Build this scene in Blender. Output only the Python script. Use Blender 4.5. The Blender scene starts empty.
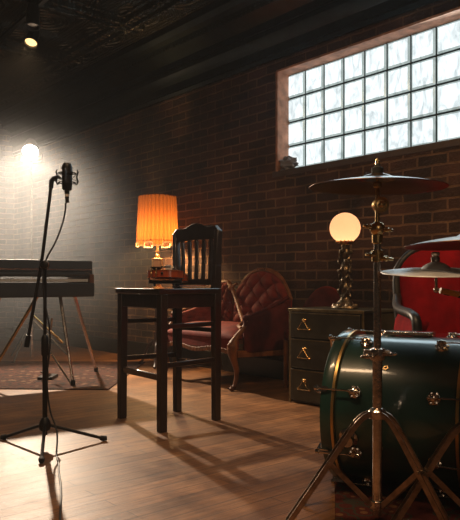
import bpy, bmesh, math, random
from math import sin, cos, pi, radians, sqrt, atan2
from mathutils import Vector, Matrix
random.seed(7)
S = bpy.context.scene
COL = S.collection

# ------------------------------------------------------------------ camera
cd = bpy.data.cameras.new('camera')
cam = bpy.data.objects.new('camera', cd)
COL.objects.link(cam)
cam.location = (0, 0, 0.8)
cam.rotation_euler = (radians(90), 0, 0)
cd.sensor_fit = 'HORIZONTAL'
cd.sensor_width = 36
cd.lens = 36 * 650 / 460
cd.shift_y = 22 / 460
cd.clip_start = 0.02
S.camera = cam

# ------------------------------------------------------------------ world, exposure, lights
w = bpy.data.worlds.new('world')
S.world = w
w.use_nodes = True
w.node_tree.nodes['Background'].inputs[0].default_value = (0.55, 0.65, 0.75, 1)
w.node_tree.nodes['Background'].inputs[1].default_value = 0.3
S.view_settings.view_transform = 'Standard'
S.view_settings.look = 'None'
S.view_settings.exposure = 0.0
S.view_settings.gamma = 1.0
S.view_settings.use_curve_mapping = False

STAGE = Vector((-2.05, 6.67, 2.13))          # the stage light on its stand
STAGE_AIM = Vector((-1.42, 4.15, 0.0))
STAGE_W = 820
HAZE_DENSITY = 0.003
SMOKE_DENSITY = 0.50
SHADE_W = 95
GLOBE_W = 0.42
TRACK_W = 6
DRUM_W = 45
WALL_W = 140
WINDOW_E = 1.26


def light(name, kind, loc, energy, color, aim=None, **kw):
    d = bpy.data.lights.new(name, kind)
    d.energy = energy
    d.color = color
    for k, v in kw.items():
        setattr(d, k, v)
    o = bpy.data.objects.new(name, d)
    COL.objects.link(o)
    o.location = loc
    if aim is not None:
        o.rotation_euler = (Vector(aim) - Vector(loc)).to_track_quat('-Z', 'Y').to_euler()
    return o


sdir = (STAGE_AIM - STAGE).normalized()
light('stage_beam', 'SPOT', STAGE + sdir * 0.06, STAGE_W, (1.0, 0.79, 0.58), STAGE_AIM,
      spot_size=radians(84), spot_blend=0.6, shadow_soft_size=0.035)

# light that leaks from the back of the stage lamp
light('stage_spill', 'POINT', STAGE + Vector((0.0, -0.02, 0.16)), 1.2, (1.0, 0.72, 0.48), shadow_soft_size=0.04)
# daylight coming in through the glass blocks
light('window_daylight', 'AREA', (1.02, 4.46, 2.14), 13, (0.66, 0.90, 1.0), (0.0, 3.2, 2.55), shape='RECTANGLE', size=2.0, size_y=0.75)
# unseen warm strip added overhead, draws the long highlight on the drum
rl = light('drum_streak_fill', 'AREA', (-0.30, 1.50, 3.14), 46, (1.0, 0.66, 0.38), shape='RECTANGLE', size=1.9, size_y=0.22)
rl.rotation_euler = (0, 0, atan2(-0.37, 0.93))

light('front_fill', 'AREA', (1.3, -1.3, 2.3), 16, (1.0, 0.72, 0.48), (0.9, 3.0, 0.7), shape='RECTANGLE', size=2.2, size_y=1.6)  # unseen fill added behind the camera, brightens drum hardware and dresser front

# ------------------------------------------------------------------ materials
MATS = {}


def mat(name, color, rough=0.5, metal=0.0, var=0.15, scale=8.0, bump=0.0, bscale=40.0, coat=0.0, stretch=None, color2=None, spec=None):
    m = bpy.data.materials.new(name)
    m.use_nodes = True
    nt = m.node_tree
    p = nt.nodes['Principled BSDF']
    p.inputs['Roughness'].default_value = rough
    p.inputs['Metallic'].default_value = metal
    if spec is not None:
        p.inputs['Specular IOR Level'].default_value = spec
    if coat:
        p.inputs['Coat Weight'].default_value = coat
        p.inputs['Coat Roughness'].default_value = 0.12
    tc = nt.nodes.new('ShaderNodeTexCoord')
    mp = nt.nodes.new('ShaderNodeMapping')
    nt.links.new(tc.outputs['Object'], mp.inputs[0])
    if stretch:
        mp.inputs['Scale'].default_value = stretch
    n = nt.nodes.new('ShaderNodeTexNoise')
    n.inputs['Scale'].default_value = scale
    n.inputs['Detail'].default_value = 5
    nt.links.new(mp.outputs[0], n.inputs['Vector'])
    r = nt.nodes.new('ShaderNodeValToRGB')
    c2 = color2 or tuple(min(1, c * (1 + var)) for c in color)
    c1 = color if color2 else tuple(c * (1 - var) for c in color)
    r.color_ramp.elements[0].position = 0.3
    r.color_ramp.elements[1].position = 0.7
    r.color_ramp.elements[0].color = (*c1, 1)
    r.color_ramp.elements[1].color = (*c2, 1)
    nt.links.new(n.outputs['Fac'], r.inputs[0])
    nt.links.new(r.outputs[0], p.inputs['Base Color'])
    if bump:
        n2 = nt.nodes.new('ShaderNodeTexNoise')
        n2.inputs['Scale'].default_value = bscale
        n2.inputs['Detail'].default_value = 4
        nt.links.new(mp.outputs[0], n2.inputs['Vector'])
        b = nt.nodes.new('ShaderNodeBump')
        b.inputs['Strength'].default_value = bump
        b.inputs['Distance'].default_value = 0.01
        nt.links.new(n2.outputs['Fac'], b.inputs['Height'])
        nt.links.new(b.outputs[0], p.inputs['Normal'])
    MATS[name] = m
    return m


def emit(name, color, strength):
    m = bpy.data.materials.new(name)
    m.use_nodes = True
    nt = m.node_tree
    nt.nodes.clear()
    o = nt.nodes.new('ShaderNodeOutputMaterial')
    e = nt.nodes.new('ShaderNodeEmission')
    e.inputs[0].default_value = (*color, 1)
    e.inputs[1].default_value = strength
    nt.links.new(e.outputs[0], o.inputs[0])
    return m


def glow(name, color, emis, ecol):
    """a translucent lit shade"""
    m = bpy.data.materials.new(name)
    m.use_nodes = True
    nt = m.node_tree
    nt.nodes.clear()
    o = nt.nodes.new('ShaderNodeOutputMaterial')
    t = nt.nodes.new('ShaderNodeBsdfTranslucent')
    t.inputs[0].default_value = (*color, 1)
    d = nt.nodes.new('ShaderNodeBsdfDiffuse')
    d.inputs[0].default_value = (*color, 1)
    mx = nt.nodes.new('ShaderNodeMixShader')
    mx.inputs[0].default_value = 0.3
    e = nt.nodes.new('ShaderNodeEmission')
    e.inputs[0].default_value = (*ecol, 1)
    e.inputs[1].default_value = emis
    a = nt.nodes.new('ShaderNodeAddShader')
    nt.links.new(t.outputs[0], mx.inputs[1])
    nt.links.new(d.outputs[0], mx.inputs[2])
    nt.links.new(mx.outputs[0], a.inputs[0])
    nt.links.new(e.outputs[0], a.inputs[1])
    nt.links.new(a.outputs[0], o.inputs[0])
    return m


def brick_mat(name, axes='xz'):
    m = bpy.data.materials.new(name)
    m.use_nodes = True
    nt = m.node_tree
    L = nt.links.new
    p = nt.nodes['Principled BSDF']
    tc = nt.nodes.new('ShaderNodeTexCoord')
    sp = nt.nodes.new('ShaderNodeSeparateXYZ')
    cb = nt.nodes.new('ShaderNodeCombineXYZ')
    L(tc.outputs['Object'], sp.inputs[0])
    L(sp.outputs[0 if axes[0] == 'x' else 1], cb.inputs[0])
    L(sp.outputs[2], cb.inputs[1])
    nw = nt.nodes.new('ShaderNodeTexNoise')
    nw.inputs['Scale'].default_value = 9
    L(tc.outputs['Object'], nw.inputs['Vector'])
    sub = nt.nodes.new('ShaderNodeVectorMath')
    sub.operation = 'MULTIPLY_ADD'
    sub.inputs[1].default_value = (0.018, 0.018, 0)
    L(nw.outputs['Color'], sub.inputs[0])
    L(cb.outputs[0], sub.inputs[2])
    b = nt.nodes.new('ShaderNodeTexBrick')
    b.inputs['Scale'].default_value = 1.0
    b.inputs['Brick Width'].default_value = 0.225
    b.inputs['Row Height'].default_value = 0.075
    b.inputs['Mortar Size'].default_value = 0.008
    b.inputs['Mortar Smooth'].default_value = 0.25
    b.inputs['Bias'].default_value = -0.1
    b.inputs['Color1'].default_value = (0.105, 0.050, 0.034, 1)
    b.inputs['Color2'].default_value = (0.040, 0.024, 0.018, 1)
    b.inputs['Mortar'].default_value = (0.23, 0.135, 0.075, 1)
    L(sub.outputs[0], b.inputs['Vector'])
    n = nt.nodes.new('ShaderNodeTexNoise')
    n.inputs['Scale'].default_value = 2.3
    n.inputs['Detail'].default_value = 8
    L(tc.outputs['Object'], n.inputs['Vector'])
    r = nt.nodes.new('ShaderNodeValToRGB')
    r.color_ramp.elements[0].position = 0.35
    r.color_ramp.elements[1].position = 0.72
    r.color_ramp.elements[0].color = (0.25, 0.25, 0.26, 1)
    r.color_ramp.elements[1].color = (1.25, 1.2, 1.15, 1)
    L(n.outputs['Fac'], r.inputs[0])
    mu = nt.nodes.new('ShaderNodeMixRGB')
    mu.blend_type = 'MULTIPLY'
    mu.inputs[0].default_value = 1
    L(b.outputs['Color'], mu.inputs[1])
    L(r.outputs[0], mu.inputs[2])
    L(mu.outputs[0], p.inputs['Base Color'])
    p.inputs['Roughness'].default_value = 0.82
    n3 = nt.nodes.new('ShaderNodeTexNoise')
    n3.inputs['Scale'].default_value = 55
    n3.inputs['Detail'].default_value = 4
    L(tc.outputs['Object'], n3.inputs['Vector'])
    ma = nt.nodes.new('ShaderNodeMath')
    ma.operation = 'MULTIPLY_ADD'
    ma.inputs[1].default_value = -1.2
    L(b.outputs['Fac'], ma.inputs[0])
    L(n3.outputs['Fac'], ma.inputs[2])
    bp = nt.nodes.new('ShaderNodeBump')
    bp.inputs['Strength'].default_value = 0.8
    bp.inputs['Distance'].default_value = 0.012
    L(ma.outputs[0], bp.inputs['Height'])
    L(bp.outputs[0], p.inputs['Normal'])
    return m


def plank_mat():
    m = bpy.data.materials.new('floor_planks')
    m.use_nodes = True
    nt = m.node_tree
    L = nt.links.new
    p = nt.nodes['Principled BSDF']
    tc = nt.nodes.new('ShaderNodeTexCoord')
    mp = nt.nodes.new('ShaderNodeMapping')
    mp.inputs['Rotation'].default_value = (0, 0, -atan2(0.653, 0.757))
    L(tc.outputs['Object'], mp.inputs[0])
    b = nt.nodes.new('ShaderNodeTexBrick')
    b.offset = 0.37
    b.inputs['Scale'].default_value = 1.0
    b.inputs['Brick Width'].default_value = 1.3
    b.inputs['Row Height'].default_value = 0.075
    b.inputs['Mortar Size'].default_value = 0.0018
    b.inputs['Mortar Smooth'].default_value = 0.3
    b.inputs['Color1'].default_value = (0.31, 0.150, 0.060, 1)
    b.inputs['Color2'].default_value = (0.20, 0.097, 0.040, 1)
    b.inputs['Mortar'].default_value = (0.03, 0.018, 0.012, 1)
    L(mp.outputs[0], b.inputs['Vector'])
    mp2 = nt.nodes.new('ShaderNodeMapping')
    mp2.inputs['Scale'].default_value = (2.5, 34, 1)
    L(mp.outputs[0], mp2.inputs[0])
    n = nt.nodes.new('ShaderNodeTexNoise')
    n.inputs['Scale'].default_value = 1.5
    n.inputs['Detail'].default_value = 8
    n.inputs['Roughness'].default_value = 0.65
    L(mp2.outputs[0], n.inputs['Vector'])
    r = nt.nodes.new('ShaderNodeValToRGB')
    r.color_ramp.elements[0].position = 0.3
    r.color_ramp.elements[1].position = 0.7
    r.color_ramp.elements[0].color = (0.55, 0.5, 0.46, 1)
    r.color_ramp.elements[1].color = (1.25, 1.22, 1.2, 1)
    L(n.outputs['Fac'], r.inputs[0])
    mu = nt.nodes.new('ShaderNodeMixRGB')
    mu.blend_type = 'MULTIPLY'
    mu.inputs[0].default_value = 1
    L(b.outputs['Color'], mu.inputs[1])
    L(r.outputs[0], mu.inputs[2])
    n2 = nt.nodes.new('ShaderNodeTexNoise')
    n2.inputs['Scale'].default_value = 3.0
    n2.inputs['Detail'].default_value = 7
    n2.inputs['Roughness'].default_value = 0.7
    L(tc.outputs['Object'], n2.inputs['Vector'])
    r2 = nt.nodes.new('ShaderNodeValToRGB')
    r2.color_ramp.elements[0].position = 0.36
    r2.color_ramp.elements[1].position = 0.62
    r2.color_ramp.elements[0].color = (0.50, 0.45, 0.42, 1)
    r2.color_ramp.elements[1].color = (1.1, 1.1, 1.1, 1)
    L(n2.outputs['Fac'], r2.inputs[0])
    mu2 = nt.nodes.new('ShaderNodeMixRGB')
    mu2.blend_type = 'MULTIPLY'
    mu2.inputs[0].default_value = 1
    L(mu.outputs[0], mu2.inputs[1])
    L(r2.outputs[0], mu2.inputs[2])
    L(mu2.outputs[0], p.inputs['Base Color'])
    r3 = nt.nodes.new('ShaderNodeMapRange')
    r3.inputs['To Min'].default_value = 0.36
    r3.inputs['To Max'].default_value = 0.60
    L(n2.outputs['Fac'], r3.inputs['Value'])
    L(r3.outputs[0], p.inputs['Roughness'])
    p.inputs['Specular IOR Level'].default_value = 0.38
    ma = nt.nodes.new('ShaderNodeMath')
    ma.operation = 'MULTIPLY_ADD'
    ma.inputs[1].default_value = -0.7
    L(b.outputs['Fac'], ma.inputs[0])
    L(n.outputs['Fac'], ma.inputs[2])
    bp = nt.nodes.new('ShaderNodeBump')
    bp.inputs['Strength'].default_value = 0.35
    bp.inputs['Distance'].default_value = 0.006
    L(ma.outputs[0], bp.inputs['Height'])
    L(bp.outputs[0], p.inputs['Normal'])
    return m


def tin_mat():
    """pressed tin: embossed rings and leaves in every 0.6 m tile"""
    m = bpy.data.materials.new('pressed_tin')
    m.use_nodes = True
    nt = m.node_tree
    L = nt.links.new
    p = nt.nodes['Principled BSDF']
    p.inputs['Metallic'].default_value = 0.85
    p.inputs['Roughness'].default_value = 0.24
    tc = nt.nodes.new('ShaderNodeTexCoord')
    sp = nt.nodes.new('ShaderNodeSeparateXYZ')
    L(tc.outputs['Object'], sp.inputs[0])

    def math(op, a, bb=None, c=None):
        q = nt.nodes.new('ShaderNodeMath')
        q.operation = op
        for i, v in enumerate((a, bb, c)):
            if v is None:
                continue
            if isinstance(v, (int, float)):
                q.inputs[i].default_value = v
            else:
                L(v, q.inputs[i])
        return q.outputs[0]
    T = 0.6
    px = math('PINGPONG', sp.outputs[0], T / 2)
    py = math('PINGPONG', sp.outputs[1], T / 2)
    rr = math('SQRT', math('ADD', math('MULTIPLY', px, px), math('MULTIPLY', py, py)))
    rings = math('SINE', math('MULTIPLY', rr, 95))
    beads = math('MULTIPLY', math('SINE', math('MULTIPLY', sp.outputs[0], 210)), math('SINE', math('MULTIPLY', sp.outputs[1], 210)))
    edge = math('MAXIMUM', px, py)
    bars = math('SINE', math('MULTIPLY', edge, 160))
    n = nt.nodes.new('ShaderNodeTexNoise')
    n.inputs['Scale'].default_value = 22
    n.inputs['Detail'].default_value = 4
    L(tc.outputs['Object'], n.inputs['Vector'])
    near = math('GREATER_THAN', edge, 0.215)
    h1 = math('MULTIPLY', math('SUBTRACT', 1, near), math('MULTIPLY_ADD', n.outputs['Fac'], 1.8, rings))
    h2 = math('MULTIPLY', near, math('MULTIPLY_ADD', beads, 0.7, bars))
    h = math('ADD', h1, h2)
    bp = nt.nodes.new('ShaderNodeBump')
    bp.inputs['Strength'].default_value = 1.0
    bp.inputs['Distance'].default_value = 0.014
    L(h, bp.inputs['Height'])
    L(bp.outputs[0], p.inputs['Normal'])
    r = nt.nodes.new('ShaderNodeValToRGB')
    r.color_ramp.elements[0].color = (0.035, 0.038, 0.034, 1)
    r.color_ramp.elements[1].color = (0.26, 0.26, 0.22, 1)
    L(n.outputs['Fac'], r.inputs[0])
    L(r.outputs[0], p.inputs['Base Color'])
    return m


def glass_block_mat(name='daylit_glass_block', strength=None, c0=(0.50, 0.57, 0.59), c1=(0.88, 0.95, 0.96)):
    m = bpy.data.materials.new(name)
    m.use_nodes = True
    nt = m.node_tree
    L = nt.links.new
    nt.nodes.clear()
    o = nt.nodes.new('ShaderNodeOutputMaterial')
    tc = nt.nodes.new('ShaderNodeTexCoord')
    n = nt.nodes.new('ShaderNodeTexNoise')
    n.inputs['Scale'].default_value = 13
    n.inputs['Detail'].default_value = 5
    n.inputs['Distortion'].default_value = 1.0
    mp = nt.nodes.new('ShaderNodeMapping')
    mp.inputs['Scale'].default_value = (1.4, 1.0, 0.6)
    L(tc.outputs['Object'], mp.inputs[0])
    L(mp.outputs[0], n.inputs['Vector'])
    r = nt.nodes.new('ShaderNodeValToRGB')
    r.color_ramp.elements[0].position = 0.30
    r.color_ramp.elements[1].position = 0.56
    r.color_ramp.elements[0].color = (*c0, 1)
    r.color_ramp.elements[1].color = (*c1, 1)
    L(n.outputs['Fac'], r.inputs[0])
    e = nt.nodes.new('ShaderNodeEmission')
    e.inputs[1].default_value = strength or WINDOW_E
    L(r.outputs[0], e.inputs[0])
    g = nt.nodes.new('ShaderNodeBsdfGlossy')
    g.inputs['Roughness'].default_value = 0.15
    g.inputs['Color'].default_value = (0.06, 0.07, 0.07, 1)
    a = nt.nodes.new('ShaderNodeAddShader')
    L(e.outputs[0], a.inputs[0])
    L(g.outputs[0], a.inputs[1])
    L(a.outputs[0], o.inputs[0])
    return m


def rug_mat(name, base, c2, c3, sc):
    m = bpy.data.materials.new(name)
    m.use_nodes = True
    nt = m.node_tree
    L = nt.links.new
    p = nt.nodes['Principled BSDF']
    p.inputs['Roughness'].default_value = 0.95
    p.inputs['Specular IOR Level'].default_value = 0.1
    tc = nt.nodes.new('ShaderNodeTexCoord')
    v = nt.nodes.new('ShaderNodeTexVoronoi')
    v.inputs['Scale'].default_value = sc
    L(tc.outputs['Object'], v.inputs['Vector'])
    r = nt.nodes.new('ShaderNodeValToRGB')
    r.color_ramp.interpolation = 'CONSTANT'
    els = r.color_ramp.elements
    els[0].color = (*c3, 1)
    els[1].position = 0.22
    els[1].color = (*base, 1)
    e = els.new(0.45)
    e.color = (*c2, 1)
    e = els.new(0.6)
    e.color = (*base, 1)
    L(v.outputs['Distance'], r.inputs[0])
    L(r.outputs[0], p.inputs['Base Color'])
    n = nt.nodes.new('ShaderNodeTexNoise')
    n.inputs['Scale'].default_value = 300
    L(tc.outputs['Object'], n.inputs['Vector'])
    b = nt.nodes.new('ShaderNodeBump')
    b.inputs['Strength'].default_value = 0.6
    b.inputs['Distance'].default_value = 0.004
    L(n.outputs['Fac'], b.inputs['Height'])
    L(b.outputs[0], p.inputs['Normal'])
    return m


M_BRICK = brick_mat('old_brick', 'xz')
M_BRICK2 = brick_mat('old_brick_end', 'yz')
M_FLOOR = plank_mat()
M_TIN = tin_mat()
M_GBLOCK = glass_block_mat()
M_GEDGE = glass_block_mat('daylit_glass_edge', 0.62, (0.42, 0.52, 0.50), (0.70, 0.82, 0.80))
M_JOINT = mat('window_mortar', (0.035, 0.05, 0.055), 0.8)
M_TERRA = mat('terracotta_reveal', (0.55, 0.27, 0.17), 0.75, bump=0.4, scale=14, var=0.35)
M_SILL = mat('sill_stone', (0.09, 0.07, 0.065), 0.8, bump=0.3)
M_CORNICE = mat('painted_cornice', (0.016, 0.024, 0.024), 0.34, metal=0.4, var=0.3, bump=0.2, bscale=14)
M_PLASTER = mat('dark_plaster', (0.045, 0.040, 0.038), 0.9, bump=0.3)
M_BLACK = mat('black_paint', (0.012, 0.011, 0.010), 0.42, var=0.3)
M_BLACKM = mat('black_metal', (0.018, 0.017, 0.017), 0.38, metal=0.4)
M_EBONY = mat('dark_stained_wood', (0.020, 0.012, 0.009), 0.30, var=0.5, scale=12, stretch=(1, 1, 0.12), bump=0.08, coat=0.35)
M_CHROME = mat('aged_chrome', (0.64, 0.56, 0.49), 0.19, metal=1.0, var=0.35, scale=30, bump=0.12, bscale=90)
M_LEG = mat('tarnished_steel', (0.36, 0.27, 0.20), 0.36, metal=1.0, var=0.4, scale=30, bump=0.12, bscale=90)
M_BRASS = mat('warm_brass', (0.72, 0.50, 0.22), 0.25, metal=1.0, var=0.25, scale=30)
M_GOLDTRIM = mat('gold_inlay', (0.60, 0.38, 0.14), 0.3, metal=0.9, var=0.2)
M_BRONZE = mat('dark_bronze', (0.13, 0.10, 0.065), 0.35, metal=0.9, var=0.5, scale=40, bump=0.4, bscale=60)
M_CYMBAL = mat('cymbal_bronze', (0.20, 0.13, 0.085), 0.33, metal=1.0, var=0.25, scale=6)
M_CYMBALS = mat('cymbal_silver', (0.80, 0.80, 0.80), 0.55, metal=0.8, var=0.2, scale=10)
M_GREEN = mat('green_lacquer', (0.010, 0.046, 0.036), 0.36, var=0.35, scale=5, coat=0.9)
M_HEAD = mat('drum_head', (0.55, 0.52, 0.46), 0.6)
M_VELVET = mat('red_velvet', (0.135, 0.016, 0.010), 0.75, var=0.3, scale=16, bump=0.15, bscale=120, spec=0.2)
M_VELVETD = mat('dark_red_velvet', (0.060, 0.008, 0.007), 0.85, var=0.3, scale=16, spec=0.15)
M_CRIMSON = mat('crimson_upholstery', (0.22, 0.003, 0.006), 0.9, var=0.25, scale=12, bump=0.12, bscale=150, spec=0.12)
M_CARVED = mat('carved_walnut', (0.14, 0.048, 0.015), 0.5, var=0.4, scale=14, bump=0.2, bscale=40, spec=0.25)
M_CABINET = mat('olive_steel', (0.050, 0.046, 0.032), 0.45, metal=0.35, var=0.4, scale=6, bump=0.1)
M_CABEDGE = mat('worn_brass_edge', (0.23, 0.18, 0.09), 0.4, metal=0.8, var=0.4, scale=20)
M_VIOLIN = mat('violin_varnish', (0.36, 0.065, 0.018), 0.22, var=0.35, scale=10, stretch=(1, 6, 1), coat=0.7)
M_SPRUCE = mat('violin_top', (0.34, 0.10, 0.028), 0.25, var=0.2, scale=30, stretch=(6, 1, 1), coat=0.6)
M_STRING = mat('string_steel', (0.7, 0.68, 0.62), 0.3, metal=1.0)
M_GOLDFR = mat('gilded_metal', (0.75, 0.45, 0.16), 0.3, metal=1.0, var=0.3, scale=30)
M_GLASSB = mat('amber_glass', (0.60, 0.34, 0.16), 0.12, var=0.3, coat=0.5)
M_TABLE = mat('table_mahogany', (0.055, 0.026, 0.016), 0.4, var=0.4, scale=10)
M_RUBBER = mat('black_rubber', (0.012, 0.012, 0.012), 0.8)
M_CABLE = mat('cable_rubber', (0.014, 0.013, 0.013), 0.55)
M_STICK = mat('amber_grip', (0.60, 0.28, 0.05), 0.45, var=0.15)
M_KEYW = mat('ivory_keys', (0.62, 0.58, 0.50), 0.4)
M_TOLEX = mat('black_tolex', (0.014, 0.013, 0.013), 0.55, bump=0.4, bscale=200)
M_TAG = mat('pale_label', (0.75, 0.68, 0.6), 0.6)
M_CLOTH = mat('grey_rag', (0.28, 0.28, 0.30), 0.9, bump=0.4, bscale=30)
M_RUGR = rug_mat('red_rug', (0.075, 0.018, 0.014), (0.045, 0.040, 0.030), (0.16, 0.075, 0.035), 16)
M_RUGD = rug_mat('dark_rug', (0.060, 0.030, 0.024), (0.030, 0.024, 0.022), (0.14, 0.09, 0.06), 11)
M_BULB = emit('hot_bulb', (1.0, 0.93, 0.82), 9.0)
M_BULBW = emit('warm_lamp_face', (1.0, 0.62, 0.25), 2.2)
M_SHADE = glow('orange_shade_fabric', (0.080, 0.0255, 0.0045), 0.03, (1.0, 0.30, 0.05))
M_TRIM = glow('pale_shade_trim', (0.95, 0.72, 0.40), 0.30, (1.0, 0.65, 0.25))
M_TRIMD = mat('brown_shade_braid', (0.10, 0.035, 0.012), 0.7)
M_GLOBE = glow('frosted_globe_glass', (0.94, 0.66, 0.47), 0.26, (1.0, 0.58, 0.34))


# ------------------------------------------------------------------ mesh builder
class MB:
    def __init__(s):
        s.v = []
        s.f = []

    def add(s, vs, fs):
        k = len(s.v)
        s.v += [tuple(v) for v in vs]
        s.f += [tuple(i + k for i in f) for f in fs]
        return s

    def box(s, c, size, R=None):
        hx, hy, hz = (q / 2 for q in size)
        vs = [Vector((x, y, z)) for x in (-hx, hx) for y in (-hy, hy) for z in (-hz, hz)]
        if R is not None:
            vs = [R @ v for v in vs]
        c = Vector(c)
        return s.add([v + c for v in vs], [(0, 1, 3, 2), (4, 6, 7, 5), (0, 4, 5, 1), (2, 3, 7, 6), (0, 2, 6, 4), (1, 5, 7, 3)])

    def bar(s, p, q, w, h, w2=None, h2=None, up=(0, 0, 1)):
        """rectangular bar from p to q"""
        p, q = Vector(p), Vector(q)
        d = (q - p).normalized()
        up = Vector(up)
        a = d.cross(up)
        if a.length < 1e-3:
            a = d.cross(Vector((0, 1, 0)))
        a.normalize()
        b = a.cross(d).normalized()
        w2 = w if w2 is None else w2
        h2 = h if h2 is None else h2
        vs = []
        for o, ww, hh in ((p, w, h), (q, w2, h2)):
            for i, j in ((-1, -1), (1, -1), (1, 1), (-1, 1)):
                vs.append(o + a * (i * ww / 2) + b * (j * hh / 2))
        return s.add(vs, [(0, 3, 2, 1), (4, 5, 6, 7), (0, 1, 5, 4), (1, 2, 6, 5), (2, 3, 7, 6), (3, 0, 4, 7)])

    def tube(s, pts, r, n=10, closed=False, sx=1.0):
        P = [Vector(p) for p in pts]
        m = len(P)
        R = [r] * m if isinstance(r, (int, float)) else list(r)
        T = []
        for i in range(m):
            a = P[(i - 1) % m] if (closed or i > 0) else P[i]
            b = P[(i + 1) % m] if (closed or i < m - 1) else P[i]
            T.append((b - a).normalized())
        up = Vector((0, 0, 1)) if abs(T[0].z) < 0.9 else Vector((0, 1, 0))
        x = T[0].cross(up).normalized()
        vs = []
        for i in range(m):
            x = (x - T[i] * x.dot(T[i])).normalized()
            y = T[i].cross(x)
            for k in range(n):
                a = 2 * pi * k / n
                vs.append(P[i] + x * (cos(a) * R[i] * sx) + y * (sin(a) * R[i]))
        fs = []
        for i in range(m if closed else m - 1):
            for k in range(n):
                j = (i + 1) % m
                fs.append((i * n + k, i * n + (k + 1) % n, j * n + (k + 1) % n, j * n + k))
        if not closed:
            fs.append(tuple(range(n - 1, -1, -1)))
            fs.append(tuple((m - 1) * n + k for k in range(n)))
        return s.add(vs, fs)

    def lathe(s, prof, n=24, c=(0, 0, 0), axis=(0, 0, 1), cap=True):
        c = Vector(c)
        Q = Vector((0, 0, 1)).rotation_difference(Vector(axis).normalized()).to_matrix()
        vs = []
        for r, z in prof:
            for k in range(n):
                a = 2 * pi * k / n
                vs.append(c + Q @ Vector((r * cos(a), r * sin(a), z)))
        fs = []
        for i in range(len(prof) - 1):
            for k in range(n):
                fs.append((i * n + k, i * n + (k + 1) % n, (i + 1) * n + (k + 1) % n, (i + 1) * n + k))
        if cap:
            fs.append(tuple(range(n - 1, -1, -1)))
            fs.append(tuple((len(prof) - 1) * n + k for k in range(n)))
        return s.add(vs, fs)

    def ball(s, c, r, n=12, sc=(1, 1, 1)):
        m = max(4, n // 2)
        c = Vector(c)
        vs = []
        for i in range(m + 1):
            t = pi * i / m
            for k in range(n):
                a = 2 * pi * k / n
                vs.append(c + Vector((sin(t) * cos(a) * r * sc[0], sin(t) * sin(a) * r * sc[1], -cos(t) * r * sc[2])))
        fs = []
        for i in range(m):
            for k in range(n):
                fs.append((i * n + k, i * n + (k + 1) % n, (i + 1) * n + (k + 1) % n, (i + 1) * n + k))
        return s.add(vs, fs)

    def prism(s, poly, h, O, U, V, W=None):
        """extrude a 2-d outline: O + u*U + v*V, thickness h along W"""
        O, U, V = Vector(O), Vector(U), Vector(V)
        W = Vector(W) if W is not None else U.cross(V).normalized()
        n = len(poly)
        vs = [O + U * a + V * b for a, b in poly] + [O + U * a + V * b + W * h for a, b in poly]
        fs = [tuple(range(n - 1, -1, -1)), tuple(range(n, 2 * n))]
        fs += [(i, (i + 1) % n, n + (i + 1) % n, n + i) for i in range(n)]
        return s.add(vs, fs)

    def grid(s, fn, nu, nv):
        """sheet fn(u,v) u,v in 0..1"""
        vs = [fn(i / nu, j / nv) for i in range(nu + 1) for j in range(nv + 1)]
        fs = [(i * (nv + 1) + j, (i + 1) * (nv + 1) + j, (i + 1) * (nv + 1) + j + 1, i * (nv + 1) + j + 1) for i in range(nu) for j in range(nv)]
        return s.add(vs, fs)


def obj(name, b, m, parent=None, bevel=0.0, sharp=38, kind=None, label=None, solid=0.0, subsurf=0):
    me = bpy.data.meshes.new(name)
    me.from_pydata(b.v, [], b.f)
    bm = bmesh.new()
    bm.from_mesh(me)
    bmesh.ops.remove_doubles(bm, verts=bm.verts, dist=1e-6)
    bmesh.ops.recalc_face_normals(bm, faces=bm.faces)
    bm.to_mesh(me)
    bm.free()
    me.polygons.foreach_set('use_smooth', [True] * len(me.polygons))
    me.set_sharp_from_angle(angle=radians(sharp))
    me.materials.append(m)
    o = bpy.data.objects.new(name, me)
    COL.objects.link(o)
    if parent is not None:
        o.parent = parent
    if solid:
        q = o.modifiers.new('thickness', 'SOLIDIFY')
        q.thickness = solid
        q.offset = 0
    if bevel:
        q = o.modifiers.new('edges', 'BEVEL')
        q.width = bevel
        q.segments = 2
        q.limit_method = 'ANGLE'
        q.angle_limit = radians(50)
    if subsurf:
        q = o.modifiers.new('smooth', 'SUBSURF')
        q.levels = subsurf
        q.render_levels = subsurf
    if kind:
        o['kind'] = kind
    if label:
        o['label'] = label
    return o


def tag(o, label, cat, group=None, kind=None):
    o['label'] = label
    o['category'] = cat
    if group:
        o['group'] = group
    if kind:
        o['kind'] = kind
    return o


def thing(name, label, cat, loc=(0, 0, 0), rz=0.0, group=None):
    o = bpy.data.objects.new(name, None)
    o.empty_display_size = 0.1
    COL.objects.link(o)
    o.location = loc
    o.rotation_euler = (0, 0, rz)
    return tag(o, label, cat, group)


def dup(root, loc, rz, label, group=None):
    r = root.copy()
    COL.objects.link(r)
    r.location = loc
    r.rotation_euler = (0, 0, rz)
    r['label'] = label
    for ch in list(root.children):
        c = ch.copy()
        COL.objects.link(c)
        c.parent = r
        for g in list(ch.children):
            d = g.copy()
            COL.objects.link(d)
            d.parent = c
    return r


def smoothpts(pts, k=6):
    """Catmull-Rom through pts"""
    P = [Vector(p) for p in pts]
    out = []
    for i in range(len(P) - 1):
        p0 = P[max(i - 1, 0)]
        p1, p2 = P[i], P[i + 1]
        p3 = P[min(i + 2, len(P) - 1)]
        for j in range(k):
            t = j / k
            out.append(0.5 * ((2 * p1) + (p2 - p0) * t + (2 * p0 - 5 * p1 + 4 * p2 - p3) * t * t + (3 * p1 - p0 - 3 * p2 + p3) * t ** 3))
    out.append(P[-1])
    return out


def px(x, y, Y):
    """world point seen at picture point (x, y) at depth Y"""
    return Vector(((x - 230) * Y / 650, Y, 0.8 + (282 - y) * Y / 650))


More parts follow.
